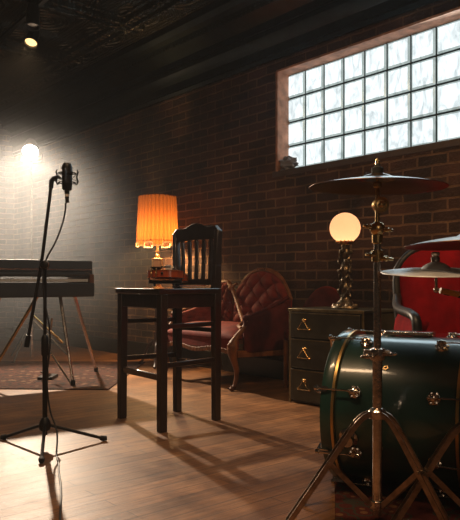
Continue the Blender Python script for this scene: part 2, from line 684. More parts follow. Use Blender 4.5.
# ------------------------------------------------------------------ room shell (wall frame: local x along the brick wall, local y into it)
WALL_RZ = -atan2(0.757, 0.653)
P0 = Vector((0.384, 5.387, 0))
TX = Vector((0.653, -0.757, 0))
NY = Vector((0.757, 0.653, 0))


def wl(t, y, z=0.0):
    return P0 + TX * t + NY * y + Vector((0, 0, z))


def placed(o, kind='structure'):
    o.location = P0
    o.rotation_euler = (0, 0, WALL_RZ)
    if kind:
        o['kind'] = kind
    return o


T0, T1, D1, CEIL = -5.4, 5.6, 6.2, 3.2
WX0, WX1, WZ0, WZ1 = 0.004, 2.204, 1.715, 2.545     # window opening

b = MB()
TH = 0.32
b.box(((T0 + WX0) / 2, TH / 2, CEIL / 2), (WX0 - T0, TH, CEIL))
b.box(((T1 + WX1) / 2, TH / 2, CEIL / 2), (T1 - WX1, TH, CEIL))
b.box(((WX0 + WX1) / 2, TH / 2, WZ0 / 2), (WX1 - WX0, TH, WZ0))
b.box(((WX0 + WX1) / 2, TH / 2, (WZ1 + CEIL) / 2), (WX1 - WX0, TH, CEIL - WZ1))
placed(obj('wall_right', b, M_BRICK))
b = MB()
b.box((T0 - 0.1, -D1 / 2 + 0.1, CEIL / 2), (0.2, D1 + 0.4, CEIL))
placed(obj('wall_back', b, M_BRICK2))
b = MB()
b.box(((T0 + T1) / 2, -D1 - 0.1, CEIL / 2), (T1 - T0, 0.2, CEIL))
placed(obj('wall_left', b, M_PLASTER))
b = MB()
b.box((T1 + 0.1, -D1 / 2 + 0.1, CEIL / 2), (0.2, D1 + 0.4, CEIL))
placed(obj('wall_front', b, M_PLASTER))
b = MB()
b.box(((T0 + T1) / 2, -D1 / 2, -0.05), (T1 - T0 + 0.4, D1 + 0.6, 0.1))
fl = obj('floor', b, M_FLOOR)
fl['kind'] = 'structure'
fl.location = P0
fl.rotation_euler = (0, 0, WALL_RZ)
# planks run away from the brick wall: in this local frame that is local y
M_FLOOR.node_tree.nodes['Mapping'].inputs['Rotation'].default_value = (0, 0, radians(90))
b = MB()
b.box(((T0 + T1) / 2, -D1 / 2, CEIL + 0.05), (T1 - T0 + 0.4, D1 + 0.6, 0.1))
for i in range(-5, 6):                                 # raised ribs of the pressed tin ceiling
    x = i * 1.2 - 0.15
    if T0 < x < T1:
        for dx, h in ((-0.115, 0.025), (-0.06, 0.06), (0.0, 0.04), (0.06, 0.06), (0.115, 0.025)):
            b.box((x + dx, -D1 / 2 - 0.2, CEIL - h / 2), (0.03, D1 - 0.5, h))
for j in range(0, 6):
    y = -0.62 - j * 1.2
    for dy, h in ((-0.115, 0.025), (-0.06, 0.06), (0.0, 0.04), (0.06, 0.06), (0.115, 0.025)):
        b.box(((T0 + T1) / 2, y + dy, CEIL - h / 2), (T1 - T0, 0.03, h))
placed(obj('ceiling', b, M_TIN, bevel=0.006))

# cornice running along the brick wall
prof = [(0, 2.64), (-0.025, 2.64), (-0.035, 2.67), (-0.02, 2.69), (-0.02, 2.76), (-0.05, 2.79), (-0.075, 2.84), (-0.075, 2.88),
        (-0.06, 2.90), (-0.06, 2.96), (-0.11, 3.0), (-0.17, 3.03), (-0.19, 3.08), (-0.24, 3.10), (-0.27, 3.14), (-0.27, 3.20), (0, 3.20)]
b = MB()
b.prism(prof, T1 - T0, (T0, 0, 0), (0, 1, 0), (0, 0, 1), (1, 0, 0))
k = T0
while k < T1:
    b.ball((k, -0.165, 3.055), 0.022, 6, (1, 1, 1.2))
    k += 0.055
placed(obj('trim_1', b, M_CORNICE, sharp=25))
b = MB()
b.box(((T0 + T1) / 2, -0.012, 0.08), (T1 - T0, 0.024, 0.16))
placed(obj('baseboard_right', b, M_BLACK, bevel=0.004))

# glass block window
b = MB()
b.box(((WX0 + WX1) / 2, 0.165, (WZ0 + WZ1) / 2), (WX1 - WX0, 0.05, WZ1 - WZ0))
win = placed(obj('window_1', b, M_JOINT))
gb = MB()
ge = MB()
for i in range(11):
    for j in range(4):
        cx, cz = 0.026 + 0.2 * i + 0.074, WZ1 - 0.008 - 0.2 * j - 0.1
        s0, s1 = 0.092, 0.080
        vs = []
        for h, y in ((s0, 0.142), (s0, 0.134), (s1, 0.126)):
            vs += [(cx - h, y, cz - h), (cx + h, y, cz - h), (cx + h, y, cz + h), (cx - h, y, cz + h)]
        fs = [(8, 9, 10, 11)]
        ge.add(vs, [(q * 4 + e, q * 4 + (e + 1) % 4, q * 4 + 4 + (e + 1) % 4, q * 4 + 4 + e) for q in range(2) for e in range(4)])
        for q in range(0):
            for e in range(4):
                fs.append((q * 4 + e, q * 4 + (e + 1) % 4, q * 4 + 4 + (e + 1) % 4, q * 4 + 4 + e))
        gb.add(vs, fs)
obj('glass_block', gb, M_GBLOCK, win)
obj('block_edge', ge, M_GEDGE, win)
fr = MB()
y0, y1 = -0.004, 0.14
fr.box((WX0 - 0.008 + 0.012, (y0 + y1) / 2, (WZ0 + WZ1) / 2), (0.022, y1 - y0, WZ1 - WZ0))
fr.box((WX1 - 0.004, (y0 + y1) / 2, (WZ0 + WZ1) / 2), (0.022, y1 - y0, WZ1 - WZ0))
fr.box(((WX0 + WX1) / 2, (y0 + y1) / 2, WZ1 - 0.001), (WX1 - WX0, y1 - y0, 0.016))
obj('window_frame', fr, M_TERRA, win)
sl = MB()
sl.box(((WX0 + WX1) / 2, 0.066, WZ0 - 0.022), (WX1 - WX0 + 0.1, 0.14, 0.05))
obj('window_sill', sl, M_SILL, win, bevel=0.005)

# ------------------------------------------------------------------ haze lit by the stage light
hz = MB()
hz.box(((T0 + T1) / 2, -D1 / 2, CEIL / 2), (T1 - T0 - 0.02, D1 - 0.02, CEIL - 0.02))
m = bpy.data.materials.new('stage_haze')
m.use_nodes = True
m.node_tree.nodes.clear()
o_ = m.node_tree.nodes.new('ShaderNodeOutputMaterial')
v_ = m.node_tree.nodes.new('ShaderNodeVolumeScatter')
v_.inputs['Color'].default_value = (0.95, 0.97, 1.0, 1)
v_.inputs['Density'].default_value = HAZE_DENSITY
v_.inputs['Anisotropy'].default_value = 0.35
m.node_tree.links.new(v_.outputs[0], o_.inputs['Volume'])
hzo = placed(obj('haze', hz, m), 'stuff')
tag(hzo, 'thin smoky haze filling the dim room around the stage light', 'haze', kind='stuff')

SMC = Vector((-2.56, -1.45, 1.60))
hz = MB().box((0, 0, 0), (4.2, 2.8, 3.1))
m = bpy.data.materials.new('drifting_smoke')
m.use_nodes = True
nt_ = m.node_tree
nt_.nodes.clear()
o_ = nt_.nodes.new('ShaderNodeOutputMaterial')
v_ = nt_.nodes.new('ShaderNodeVolumeScatter')
v_.inputs['Anisotropy'].default_value = 0.35
tc_ = nt_.nodes.new('ShaderNodeTexCoord')
ln_ = nt_.nodes.new('ShaderNodeVectorMath')
ln_.operation = 'LENGTH'
nt_.links.new(tc_.outputs['Object'], ln_.inputs[0])
sub_ = nt_.nodes.new('ShaderNodeVectorMath')
sub_.operation = 'SUBTRACT'
sub_.inputs[1].default_value = (0.0, 0.45, 0.53)          # the lamp, seen from the middle of the cloud
nt_.links.new(tc_.outputs['Object'], sub_.inputs[0])
ln2_ = nt_.nodes.new('ShaderNodeVectorMath')
ln2_.operation = 'LENGTH'
nt_.links.new(sub_.outputs[0], ln2_.inputs[0])
v_.inputs['Color'].default_value = (0.215, 0.225, 0.24, 1)
rs_ = []
for src, a0, a1, b0, b1 in ((ln_, 0.7, 2.2, SMOKE_DENSITY, 0.0), (ln2_, 0.25, 1.7, 0.03, 1.0)):
    mr_ = nt_.nodes.new('ShaderNodeMapRange')
    mr_.interpolation_type = 'SMOOTHSTEP'
    mr_.inputs['From Min'].default_value = a0
    mr_.inputs['From Max'].default_value = a1
    mr_.inputs['To Min'].default_value = b0
    mr_.inputs['To Max'].default_value = b1
    nt_.links.new(src.outputs['Value'], mr_.inputs['Value'])
    rs_.append(mr_)
mu_ = nt_.nodes.new('ShaderNodeMath')
mu_.operation = 'MULTIPLY'
nt_.links.new(rs_[0].outputs[0], mu_.inputs[0])
nt_.links.new(rs_[1].outputs[0], mu_.inputs[1])
nt_.links.new(mu_.outputs[0], v_.inputs['Density'])
nt_.links.new(v_.outputs[0], o_.inputs['Volume'])
smo = obj('smoke', hz, m)
tag(smo, 'cloud of pale smoke glowing around the stage light', 'smoke', kind='stuff')
smo.location = wl(SMC.x, SMC.y, SMC.z)
smo.rotation_euler = (0, 0, WALL_RZ)

# ------------------------------------------------------------------ rugs
b = MB()
b.box((0, 0, 0.004), (1.75, 1.15, 0.008))
r_ = tag(obj('area_rug', b, M_RUGR, bevel=0.003), 'red patterned rug lying under the drum kit', 'rug')
r_.location = (1.27, 2.38, 0)
r_.rotation_euler = (0, 0, radians(-9))
b = MB()
b.box((0, 0, 0.004), (2.3, 1.66, 0.008))
r_ = tag(obj('area_rug', b, M_RUGD, bevel=0.003), 'dark worn rug lying under the electric piano', 'rug')
r_.location = (-2.02, 5.68, 0)
r_.rotation_euler = (0, 0, radians(-2))

# ------------------------------------------------------------------ stage light on its stand
st = thing('stage_light', 'blazing stage light on a thin tall stand in the hazy back corner', 'stage light', (STAGE.x, STAGE.y, 0))
sd_l = sdir
b = MB().tube([(0, 0.05, 0.45), (0, 0.05, 2.03)], 0.012, 8)
b.tube([(0, 0.05, 0.02), (0, 0.05, 0.5)], 0.018, 8)
obj('pole', b, M_CHROME, st)
for a in (20, 140, 260):
    b = MB().tube([(0, 0.05, 0.42), (0.38 * cos(radians(a)), 0.05 + 0.38 * sin(radians(a)), 0.012)], 0.010, 6)
    obj('leg', b, M_BLACKM, st)
b = MB()
c0 = Vector((0, 0, STAGE.z))
b.lathe([(0.03, -0.20), (0.06, -0.19), (0.085, -0.05), (0.095, 0.0), (0.088, 0.0), (0.075, -0.04)], 20, c0, sd_l, cap=False)
obj('lamp_housing', b, M_BLACKM, st)
b = MB().tube([(0.11, 0.05, 2.12), (0.11, 0.05, 2.05), (0, 0.05, 2.03), (-0.11, 0.05, 2.05), (-0.11, 0.05, 2.12)], 0.008, 6)
obj('yoke', b, M_BLACKM, st)
b = MB().lathe([(0.001, -0.02), (0.08, -0.02)], 20, c0, sd_l, cap=False)
obj('lens', b, M_BULB, st)

# ------------------------------------------------------------------ ceiling track and its lamp heads
b = MB()
ta, tb = px(5, 37, 6.1), px(47, 0, 5.3)
td = (tb - ta).normalized()
ta = Vector((ta.x, ta.y, 3.12)) - td * 0.9
tb = Vector((tb.x, tb.y, 3.12)) + td * 2.2
tr = thing('ceiling_track', 'long dark lighting track hung under the tin ceiling', 'lighting track', ta)
b.bar((0, 0, 0), tb - ta, 0.035, 0.03)
obj('rail', b, M_BLACKM, tr)
for f in (0.1, 0.5, 0.9):
    q = (tb - ta) * f
    b = MB().tube([q, q + Vector((0, 0, 0.08))], 0.008, 6)
    obj('hanger', b, M_BLACKM, tr)


def track_head(name, label, top, aim, lit):
    top = Vector(top)
    hd = thing(name, label, 'spotlight', top, 0, 'spotlights on the ceiling track')
    d = (Vector(aim) - top).normalized()
    b = MB().tube([(0, 0, -0.015), (0, 0, -0.05)], 0.012, 8)
    obj('swivel', b, M_BLACKM, hd)
    c = Vector((0, 0, -0.07))
    b = MB().lathe([(0.012, -0.05), (0.046, -0.04), (0.052, 0.0), (0.054, 0.11), (0.060, 0.15), (0.054, 0.15), (0.050, 0.12)], 20, c, d, cap=False)
    obj('lamp_housing', b, M_BLACKM, hd)
    b = MB().lathe([(0.001, 0.13), (0.053, 0.13)], 20, c, d, cap=False)
    obj('lens', b, M_BULBW if lit else M_CHROME, hd)
    return hd, top + c + d * 0.17, d


h1 = px(34, 22, 5.80)
h1.z = 3.105
hd, lp, ld = track_head('track_spotlight', 'black track spotlight glowing warm under the tin ceiling', h1, h1 + Vector((-0.05, -0.55, -1.0)), True)
light('track_beam', 'SPOT', lp, TRACK_W, (1.0, 0.62, 0.30), lp + ld, spot_size=radians(80), spot_blend=0.6, shadow_soft_size=0.05)
h2 = px(33, 2, 5.35)
h2.z = 3.105
track_head('track_spotlight', 'unlit bell-shaped track spotlight at the upper left corner of the photo', h2, h2 + Vector((0.05, -0.2, -1.0)), False)
# unseen spotlight and head, added to light the drum kit from above
h3 = Vector((-0.45, 1.65, 3.19))
hd, lp, ld = track_head('track_spotlight', 'added ceiling spotlight out of view, aimed down at the drum kit', h3, (0.75, 2.45, 0.3), True)
light('added_drum_beam', 'SPOT', lp, DRUM_W, (1.0, 0.60, 0.28), (0.75, 2.45, 0.3), spot_size=radians(74), spot_blend=0.8, shadow_soft_size=0.05)

h4 = Vector((2.35, 2.35, 3.19))  # another unseen spotlight with head, added to warm the bricks by the armchair
hd, lp, ld = track_head('track_spotlight', 'added ceiling spotlight out of view, washing the brick wall by the armchair', h4, (1.25, 4.05, 1.4), True)
light('added_wall_beam', 'SPOT', lp, WALL_W, (1.0, 0.55, 0.24), (1.25, 4.05, 1.4), spot_size=radians(48), spot_blend=0.9, shadow_soft_size=0.05)

# ------------------------------------------------------------------ electric piano
PX0, PX1, PY0, PY1 = -2.295, -1.095, 4.713, 5.213
PRZ = atan2(0.57, 0.82)
ep = thing('electric_piano', 'long dark electric piano on splayed chrome legs in the haze', 'electric piano', ((PX0 + PX1) / 2, (PY0 + PY1) / 2, 0), PRZ)
hw, hd_ = (PX1 - PX0) / 2, (PY1 - PY0) / 2
b = MB()
b.box((0, 0.02, 0.905), (2 * hw, 2 * hd_ - 0.04, 0.125))
b.box((0, -hd_ + 0.03, 0.86), (2 * hw - 0.08, 0.06, 0.034))
obj('lid', b, M_TOLEX, ep, bevel=0.012)
b = MB()
b.box((0, 0, 0.74), (2 * hw, 2 * hd_, 0.11))
obj('case', b, M_TOLEX, ep, bevel=0.012)
for s in (-1, 1):
    b = MB().box((s * (hw - 0.02), 0, 0.80), (0.04, 2 * hd_ - 0.02, 0.12))
    obj('end_cheek', b, M_CARVED, ep, bevel=0.008)
b = MB()
nk = 44
for i in range(nk):
    x = -hw + 0.05 + (2 * hw - 0.1) * (i + 0.5) / nk
    b.box((x, -hd_ + 0.09, 0.812), ((2 * hw - 0.1) / nk - 0.002, 0.15, 0.022))
obj('white_keys', b, M_KEYW, ep, bevel=0.002)
b = MB().box((0, -hd_ + 0.012, 0.895), (2 * hw - 0.04, 0.006, 0.012))
obj('trim_strip', b, M_CHROME, ep)
cx, cy = (PX0 + PX1) / 2, (PY0 + PY1) / 2
C_ = Vector((cx, cy, 0))
PRI = Matrix.Rotation(-PRZ, 3, 'Z')
for p, q, mm in ((px(60, 312, 5.1), px(73, 386, 4.98), M_CHROME), (px(38, 316, 4.95), px(-15, 384, 4.9), M_BRASS),
                 (px(74, 305, 5.35), px(96, 372, 5.75), M_CHROME), (px(0, 305, 4.95), px(-22, 372, 5.25), M_CHROME)):
    q = Vector((q.x, q.y, 0.031))
    p = Vector((p.x, p.y, 0.70))
    p, q = PRI @ (p - C_), PRI @ (q - C_)
    b = MB().tube([p, q], [0.014, 0.012], 8)
    lg = obj('leg', b, mm, ep)
    b = MB().lathe([(0.018, -0.022), (0.02, 0.0), (0.014, 0.02)], 10, q, (0, 0, 1))
    obj('rubber_foot', b, M_RUBBER, lg)
for p, q, mm in ((px(33, 315, 5.0), px(63, 343, 5.1), M_BRASS), (px(50, 352, 5.2), px(72, 385, 5.0), M_CHROME),
                 (px(52, 318, 5.3), px(50, 335, 5.3), M_CHROME)):
    b = MB().tube([PRI @ (p - C_), PRI @ (q - C_)], 0.008, 8)
    obj('brace', b, mm, ep)
pd = thing('sustain_pedal', 'small metal sustain pedal on the rug under the electric piano', 'pedal', (px(48, 350, 5.35).x, 5.35, 0.008))
b = MB().box((0, 0, 0.012), (0.12, 0.20, 0.024))
obj('pedal_base', b, M_BLACKM, pd, bevel=0.004)
b = MB().box((0, -0.06, 0.05), (0.05, 0.16, 0.012), Matrix.Rotation(radians(-14), 3, 'X'))
b.tube([(0, 0.0, 0.02), (0, 0.0, 0.06)], 0.008, 6)
obj('foot_plate', b, M_CHROME, pd, bevel=0.003)

# ------------------------------------------------------------------ microphone stand, microphone and cable
MX, MY = -0.897, 3.15
ms = thing('microphone_stand', 'black boom microphone stand with tripod base at left', 'microphone stand', (MX, MY, 0))
O_ = Vector((MX, MY, 0))
b = MB().tube([(0, 0, 0.06), (0, 0, 0.50)], 0.0125, 10)
b.tube([(0, 0, 0.48), (0, 0, 0.88)], 0.009, 10)
b.lathe([(0.0125, 0.44), (0.018, 0.45), (0.018, 0.53), (0.010, 0.545)], 12)
obj('pole', b, M_BLACKM, ms)
b = MB().lathe([(0.014, 0.075), (0.026, 0.085), (0.030, 0.105), (0.026, 0.125), (0.014, 0.145)], 14)
obj('hub', b, M_BLACKM, ms)
for a in (24, 150, 283):
    e = Vector((0.285 * cos(radians(a)), 0.285 * sin(radians(a)), 0.014))
    b = MB().tube([(0.02 * cos(radians(a)), 0.02 * sin(radians(a)), 0.105), e], 0.008, 8)
    lg = obj('leg', b, M_BLACKM, ms)
    b = MB().tube([e * 0.95 + Vector((0, 0, 0.006)), e, e * 1.06 + Vector((0, 0, -0.001))], [0.012, 0.0145, 0.012], 10)
    obj('rubber_foot', b, M_RUBBER, lg)
k = px(44.5, 265, MY) - O_
b = MB().lathe([(0.016, -0.02), (0.022, -0.012), (0.022, 0.012), (0.016, 0.02)], 16, k, (0, 1, 0))
b.lathe([(0.010, -0.05), (0.019, -0.045), (0.019, -0.02), (0.010, -0.018)], 12, k + Vector((0.013, 0, 0)), (0, 1, 0))
obj('clutch', b, M_BLACKM, ms)
p_lo, p_mid, p_hi = px(26.5, 347, MY + 0.02) - O_, px(41.5, 263, MY + 0.02) - O_, px(52, 179, MY + 0.02) - O_
b = MB().tube([p_lo, p_mid, p_hi], 0.0085, 10)
b.tube([p_lo, p_lo + (p_mid - p_lo) * 0.14], 0.013, 10)
obj('boom_arm', b, M_BLACKM, ms)
b = MB()
e = px(51.5, 181, MY + 0.02) - O_
b.tube([e - Vector((0.003, 0, 0.035)), e, e + Vector((0.012, 0, 0.014)), px(58, 177, MY) - O_], [0.012, 0.013, 0.012, 0.009], 10)
obj('boom_clamp', b, M_BLACKM, ms)

mic_c = px(67, 177, MY - 0.01)
mc = thing('microphone', 'black studio microphone in a spider shock mount on the boom', 'microphone', mic_c)
b = MB().lathe([(0.016, -0.066), (0.023, -0.06), (0.0245, -0.05), (0.0245, 0.005)], 20)
obj('body', b, M_BLACKM, mc)
b = MB().lathe([(0.0245, 0.006), (0.026, 0.01), (0.026, 0.05), (0.021, 0.064), (0.008, 0.069)], 20)
for i in range(7):
    z = 0.012 + i * 0.006
    b.tube([(0.0268 * cos(a), 0.0268 * sin(a), z) for a in [2 * pi * j / 20 for j in range(20)]], 0.0011, 5, True)
obj('grille', b, M_BLACKM, mc)
b = MB()
for z, r in ((-0.028, 0.040), (0.018, 0.040)):
    b.tube([(r * cos(a), r * sin(a), z) for a in [2 * pi * j / 24 for j in range(24)]], 0.003, 6, True)
for a in (0.1, 1.7, 3.2, 4.8):
    c, s = cos(a), sin(a)
    b.tube([(0.036 * c, 0.036 * s, -0.032), (0.046 * c, 0.046 * s, -0.036), (0.052 * c, 0.052 * s, -0.02), (0.045 * c, 0.045 * s, 0.0), (0.052 * c, 0.052 * s, 0.024), (0.047 * c, 0.047 * s, 0.036)], [0.003, 0.004, 0.0045, 0.004, 0.0045, 0.003], 6)
    b.tube([(0.024 * c, 0.024 * s, -0.01), (0.050 * c, 0.050 * s, -0.02)], 0.0014, 4)
    b.tube([(0.024 * c, 0.024 * s, -0.01), (0.050 * c, 0.050 * s, 0.022)], 0.0014, 4)
b.tube([(-0.04, 0, -0.005), (-0.028, 0, -0.005)], 0.005, 6)
obj('shock_mount', b, M_BLACKM, mc)
b = MB().lathe([(0.009, -0.125), (0.010, -0.12), (0.0105, -0.095)], 14)
b.lathe([(0.0115, -0.083), (0.012, -0.066)], 14)
obj('connector', b, M_BLACKM, mc)
b = MB().lathe([(0.0112, -0.095), (0.0112, -0.083)], 14)
obj('connector_ring', b, M_TAG, mc, label='pale ring on the connector')

cpts = [px(65.5, 203, MY - 0.01), px(65.4, 210, MY - 0.01), px(62, 225, MY - 0.015), px(55, 243, MY - 0.02), px(46, 260, MY - 0.03), px(43, 280, MY - 0.03), px(45, 303, MY - 0.02),
        px(49, 325, MY - 0.03), px(50, 345, MY - 0.03), px(47, 380, MY - 0.03), px(50, 410, MY - 0.04), px(57, 432, MY - 0.08)]
cpts += [Vector((-0.795, 2.98, 0.008)), Vector((-0.755, 2.86, 0.006)), Vector((-0.71, 2.70, 0.006)), Vector((-0.65, 2.5, 0.006)), Vector((-0.575, 2.2, 0.006)), Vector((-0.50, 1.9, 0.006))]
b = MB().tube(smoothpts(cpts, 5), 0.0042, 7)
tag(obj('microphone_cable', b, M_CABLE), 'thin black cable hanging from the microphone down to the floor', 'cable')

# ------------------------------------------------------------------ tall slat-back bar chair
FA, FB, FC, FD = Vector((-0.635, 3.82, 0)), Vector((-0.363, 3.467, 0)), Vector((-0.081, 3.768, 0)), Vector((-0.326, 4.02, 0))
ctr = (FA + FB + FC + FD) / 4
bc = thing('bar_chair', 'tall dark wooden slat-back bar chair standing in the middle', 'chair', ctr)
LA, LB, LC, LD = (q - ctr for q in (FA, FB, FC, FD))
uu = ((LB - LA) + (LC - LD)).normalized()
vv = Vector((-uu.y, uu.x, 0))                       # towards the chair's back
if vv.dot(LC + LD) < 0:
    vv = -vv
SEAT = 0.765


def up(p, z):
    return Vector((p.x, p.y, z))


for p, top in ((LA, 0.735), (LB, 0.735)):
    b = MB().bar(up(p, 0), up(p * 0.985, top), 0.040, 0.044, 0.046, 0.046, up=vv)
    obj('leg', b, M_EBONY, bc, bevel=0.004)
CT, DT = LC + vv * 0.03 - uu * 0.015, LD + vv * 0.045 - uu * 0.075
for p, t in ((LC, CT), (LD, DT)):
    b = MB()
    b.bar(up(p, 0), up(p, 0.76), 0.040, 0.042, 0.042, 0.050, up=vv)
    b.bar(up(p, 0.755), up(p * 0.7 + t * 0.3, 0.90), 0.042, 0.050, 0.036, 0.046, up=vv)
    b.bar(up(p * 0.7 + t * 0.3, 0.895), up(t, 1.105), 0.036, 0.046, 0.034, 0.036, up=vv)
    obj('leg', b, M_EBONY, bc, bevel=0.004)
# seat, slightly dished, with rounded front corners
corners = [LA - uu * 0.026 - vv * 0.032, LB + uu * 0.026 - vv * 0.034, LC + uu * 0.022 + vv * 0.026, LD - uu * 0.03 + vv * 0.03]


def seatfn(u, v):
    p = (corners[0] * (1 - u) + corners[1] * u) * (1 - v) + (corners[3] * (1 - u) + corners[2] * u) * v
    dish = 0.010 * sin(pi * u) * sin(pi * v)
    return Vector((p.x, p.y, SEAT - dish))


b = MB().grid(seatfn, 14, 14)
n0 = len(b.v)
top = list(b.v)
ring = [i * 15 for i in range(15)] + [14 * 15 + j for j in range(1, 15)] + [i * 15 + 14 for i in range(13, -1, -1)] + [j for j in range(13, 0, -1)]
b.v += [(top[i][0] * 0.985, top[i][1] * 0.985, SEAT - 0.032) for i in ring]
m_ = len(ring)
for i in range(m_):
    b.f.append((ring[i], ring[(i + 1) % m_], n0 + (i + 1) % m_, n0 + i))
b.f.append(tuple(n0 + i for i in range(m_)))
obj('seat', b, M_EBONY, bc, bevel=0.005)
b = MB()
for p, q in ((LA, LB), (LB, LC), (LC, LD), (LD, LA)):
    b.bar(up(p, 0.695), up(q, 0.695), 0.020, 0.075)
obj('apron', b, M_EBONY, bc, bevel=0.003)
for p, q, z, wd, ht in ((LA, LB, 0.288, 0.022, 0.034), (LA, LB, 0.55, 0.018, 0.026), (LA, LD, 0.352, 0.02, 0.028), (LA, LD, 0.570, 0.018, 0.026),
                        (LB, LC, 0.352, 0.02, 0.028), (LB, LC, 0.560, 0.018, 0.026), (LD, LC, 0.318, 0.02, 0.028), (LD, LC, 0.520, 0.018, 0.026)):
    if (p, q, z) == (LA, LB, 0.55):
        continue
    b = MB().bar(up(p, z), up(q, z), wd, ht)
    obj('stretcher', b, M_EBONY, bc, bevel=0.004)
# back: crest rail with a raised middle, lower rail and five slats
b = MB()
cw = (CT - DT)
cwn = cw.normalized()
L_ = cw.length
prof = []
ntop = 24
for i in range(ntop + 1):
    s = i / ntop
    x = -0.02 + (L_ + 0.04) * s
    z = 0.082 + 0.024 * math.exp(-((s - 0.5) / 0.16) ** 2) - 0.004 * math.exp(-((s - 0.26) / 0.07) ** 2) - 0.004 * math.exp(-((s - 0.74) / 0.07) ** 2) - 0.035 * max(0, abs(s - 0.5) - 0.42) / 0.08
    prof.append((x, z))
prof = [(L_ + 0.02, 0.0), (L_ * 0.5, 0.006), (-0.02, 0.0)] + prof
wdir = Vector((-cwn.y, cwn.x, 0))
b.prism(prof, 0.03, up(DT, 1.050) - wdir * 0.015, cwn, (0, 0, 1), wdir)
obj('crest_rail', b, M_EBONY, bc, bevel=0.004)
lo_d, lo_c = LD * 0.9 + DT * 0.1, LC * 0.9 + CT * 0.1
b = MB().bar(up(lo_d, 0.80), up(lo_c, 0.80), 0.024, 0.036)
obj('back_rail', b, M_EBONY, bc, bevel=0.003)
for i in range(5):
    f = (i + 0.95) / 5.9
    p = up(lo_d.lerp(lo_c, f), 0.80)
    q = up(DT.lerp(CT, f), 1.06)
    m_ = (p + q) / 2 + vv * 0.004
    b = MB()
    for a_, c_ in ((p, m_), (m_, q)):
        b.bar(a_, c_, 0.027, 0.012, up=vv)
    obj('back_slat', b, M_EBONY, bc, bevel=0.002)

# ------------------------------------------------------------------ violin lying on the chair seat
vrz = atan2(0.99, 0.15) - pi / 2            # local +y = scroll end, the tail faces the room
vl = thing('violin', 'reddish brown violin lying on the dark bar chair seat', 'violin', (-0.338, 3.645, SEAT), vrz)
vl.rotation_euler = (radians(-5.0), 0, vrz)
half = [(0.0, -0.178), (0.045, -0.174), (0.082, -0.155), (0.101, -0.120), (0.104, -0.090), (0.095, -0.058), (0.078, -0.038), (0.062, -0.022), (0.055, 0.0),
        (0.056, 0.022), (0.066, 0.040), (0.078, 0.058), (0.084, 0.085), (0.082, 0.120), (0.066, 0.152), (0.038, 0.170), (0.016, 0.176)]
out = half + [(-x, y) for x, y in reversed(half[1:])]


def vplate(z, t, k, arch):
    b = MB()
    n = len(out)
    rings = [(1.0, 0.0), (0.93, 0.10), (0.75, 0.55), (0.45, 0.9), (0.15, 1.0)]
    vs = [(x * k, y * k, z) for x, y in out]
    for f, a in rings:
        vs += [(x * k * f, y * k * f, z + t + arch * a) for x, y in out]
    fs = [tuple(range(n))]
    for i in range(len(rings)):
        for j in range(n):
            fs.append((i * n + j, i * n + (j + 1) % n, (i + 1) * n + (j + 1) % n, (i + 1) * n + j))
    fs.append(tuple(len(rings) * n + j for j in range(n)))
    return b.add(vs, fs)


Z0 = 0.050
b = MB().prism(out, 0.032, (0, 0, Z0), (0.97, 0, 0), (0, 0.97, 0), (0, 0, 1))
obj('ribs', b, M_VIOLIN, vl)
obj('top_plate', vplate(Z0 + 0.032, 0.003, 1.0, 0.013), M_SPRUCE, vl)
bk = vplate(0, 0.003, 1.0, 0.010)
bk.v = [(x, y, Z0 - z) for x, y, z in bk.v]
obj('back_plate', bk, M_VIOLIN, vl)
b = MB().bar((0, 0.165, Z0 + 0.028), (0, 0.300, Z0 + 0.034), 0.030, 0.020, 0.024, 0.018)
b.bar((0, 0.30, Z0 + 0.034), (0, 0.365, Z0 + 0.018), 0.022, 0.022, 0.014, 0.018)
b.lathe([(0.002, -0.016), (0.013, -0.014), (0.015, 0.0), (0.013, 0.014), (0.002, 0.016)], 14, (0, 0.372, Z0 + 0.012), (1, 0, 0))
obj('neck', b, M_VIOLIN, vl, bevel=0.003)
b = MB().bar((0, 0.025, Z0 + 0.062), (0, 0.300, Z0 + 0.047), 0.040, 0.006, 0.025, 0.006)
obj('fingerboard', b, M_BLACK, vl, bevel=0.001)
b = MB().prism([(-0.021, 0), (-0.008, 0.0), (0, 0.008), (0.008, 0), (0.021, 0), (0.018, 0.02), (0.019, 0.028), (0, 0.035), (-0.019, 0.028), (-0.018, 0.02)], 0.005, (0, -0.028, Z0 + 0.045), (1, 0, 0), (0, 0, 1), (0, -1, 0))
obj('bridge', b, M_TAG, vl)
b = MB().bar((0, -0.165, Z0 + 0.052), (0, -0.07, Z0 + 0.062), 0.022, 0.008, 0.040, 0.008)
obj('tailpiece', b, M_BLACK, vl, bevel=0.002)
for s in (-1.5, -0.5, 0.5, 1.5):
    b = MB().tube([(s * 0.009, -0.07, Z0 + 0.066), (s * 0.010, -0.03, Z0 + 0.080), (s * 0.005, 0.30, Z0 + 0.053)], 0.0008, 4)
    obj('string', b, M_STRING, vl)
for i, s in enumerate((-1, 1, -1, 1)):
    y = 0.312 + 0.012 * i
    b = MB().tube([(-s * 0.014, y, Z0 + 0.030 - 0.003 * i), (s * 0.028, y, Z0 + 0.030 - 0.003 * i)], 0.003, 6)
    b.ball((s * 0.034, y, Z0 + 0.030 - 0.003 * i), 0.009, 10, (1, 0.45, 1))
    obj('tuning_peg', b, M_GOLDFR, vl, label='golden tuning peg')
b = MB().lathe([(0.002, 0.0), (0.024, 0.003), (0.034, 0.010), (0.036, 0.014), (0.026, 0.011), (0.002, 0.008)], 16, (-0.045, -0.145, Z0 + 0.038))
obj('chin_rest', b, M_BLACK, vl)
b = MB().bar((-0.09, -0.105, 0.026), (0.09, -0.105, 0.026), 0.035, 0.018)
for x in (-0.085, 0.085):
    b.tube([(x, -0.105, 0.022), (x * 1.12, -0.105, 0.055)], 0.004, 6)
b.tube([(-0.06, -0.105, 0.004), (-0.06, -0.105, 0.026)], 0.008, 6)
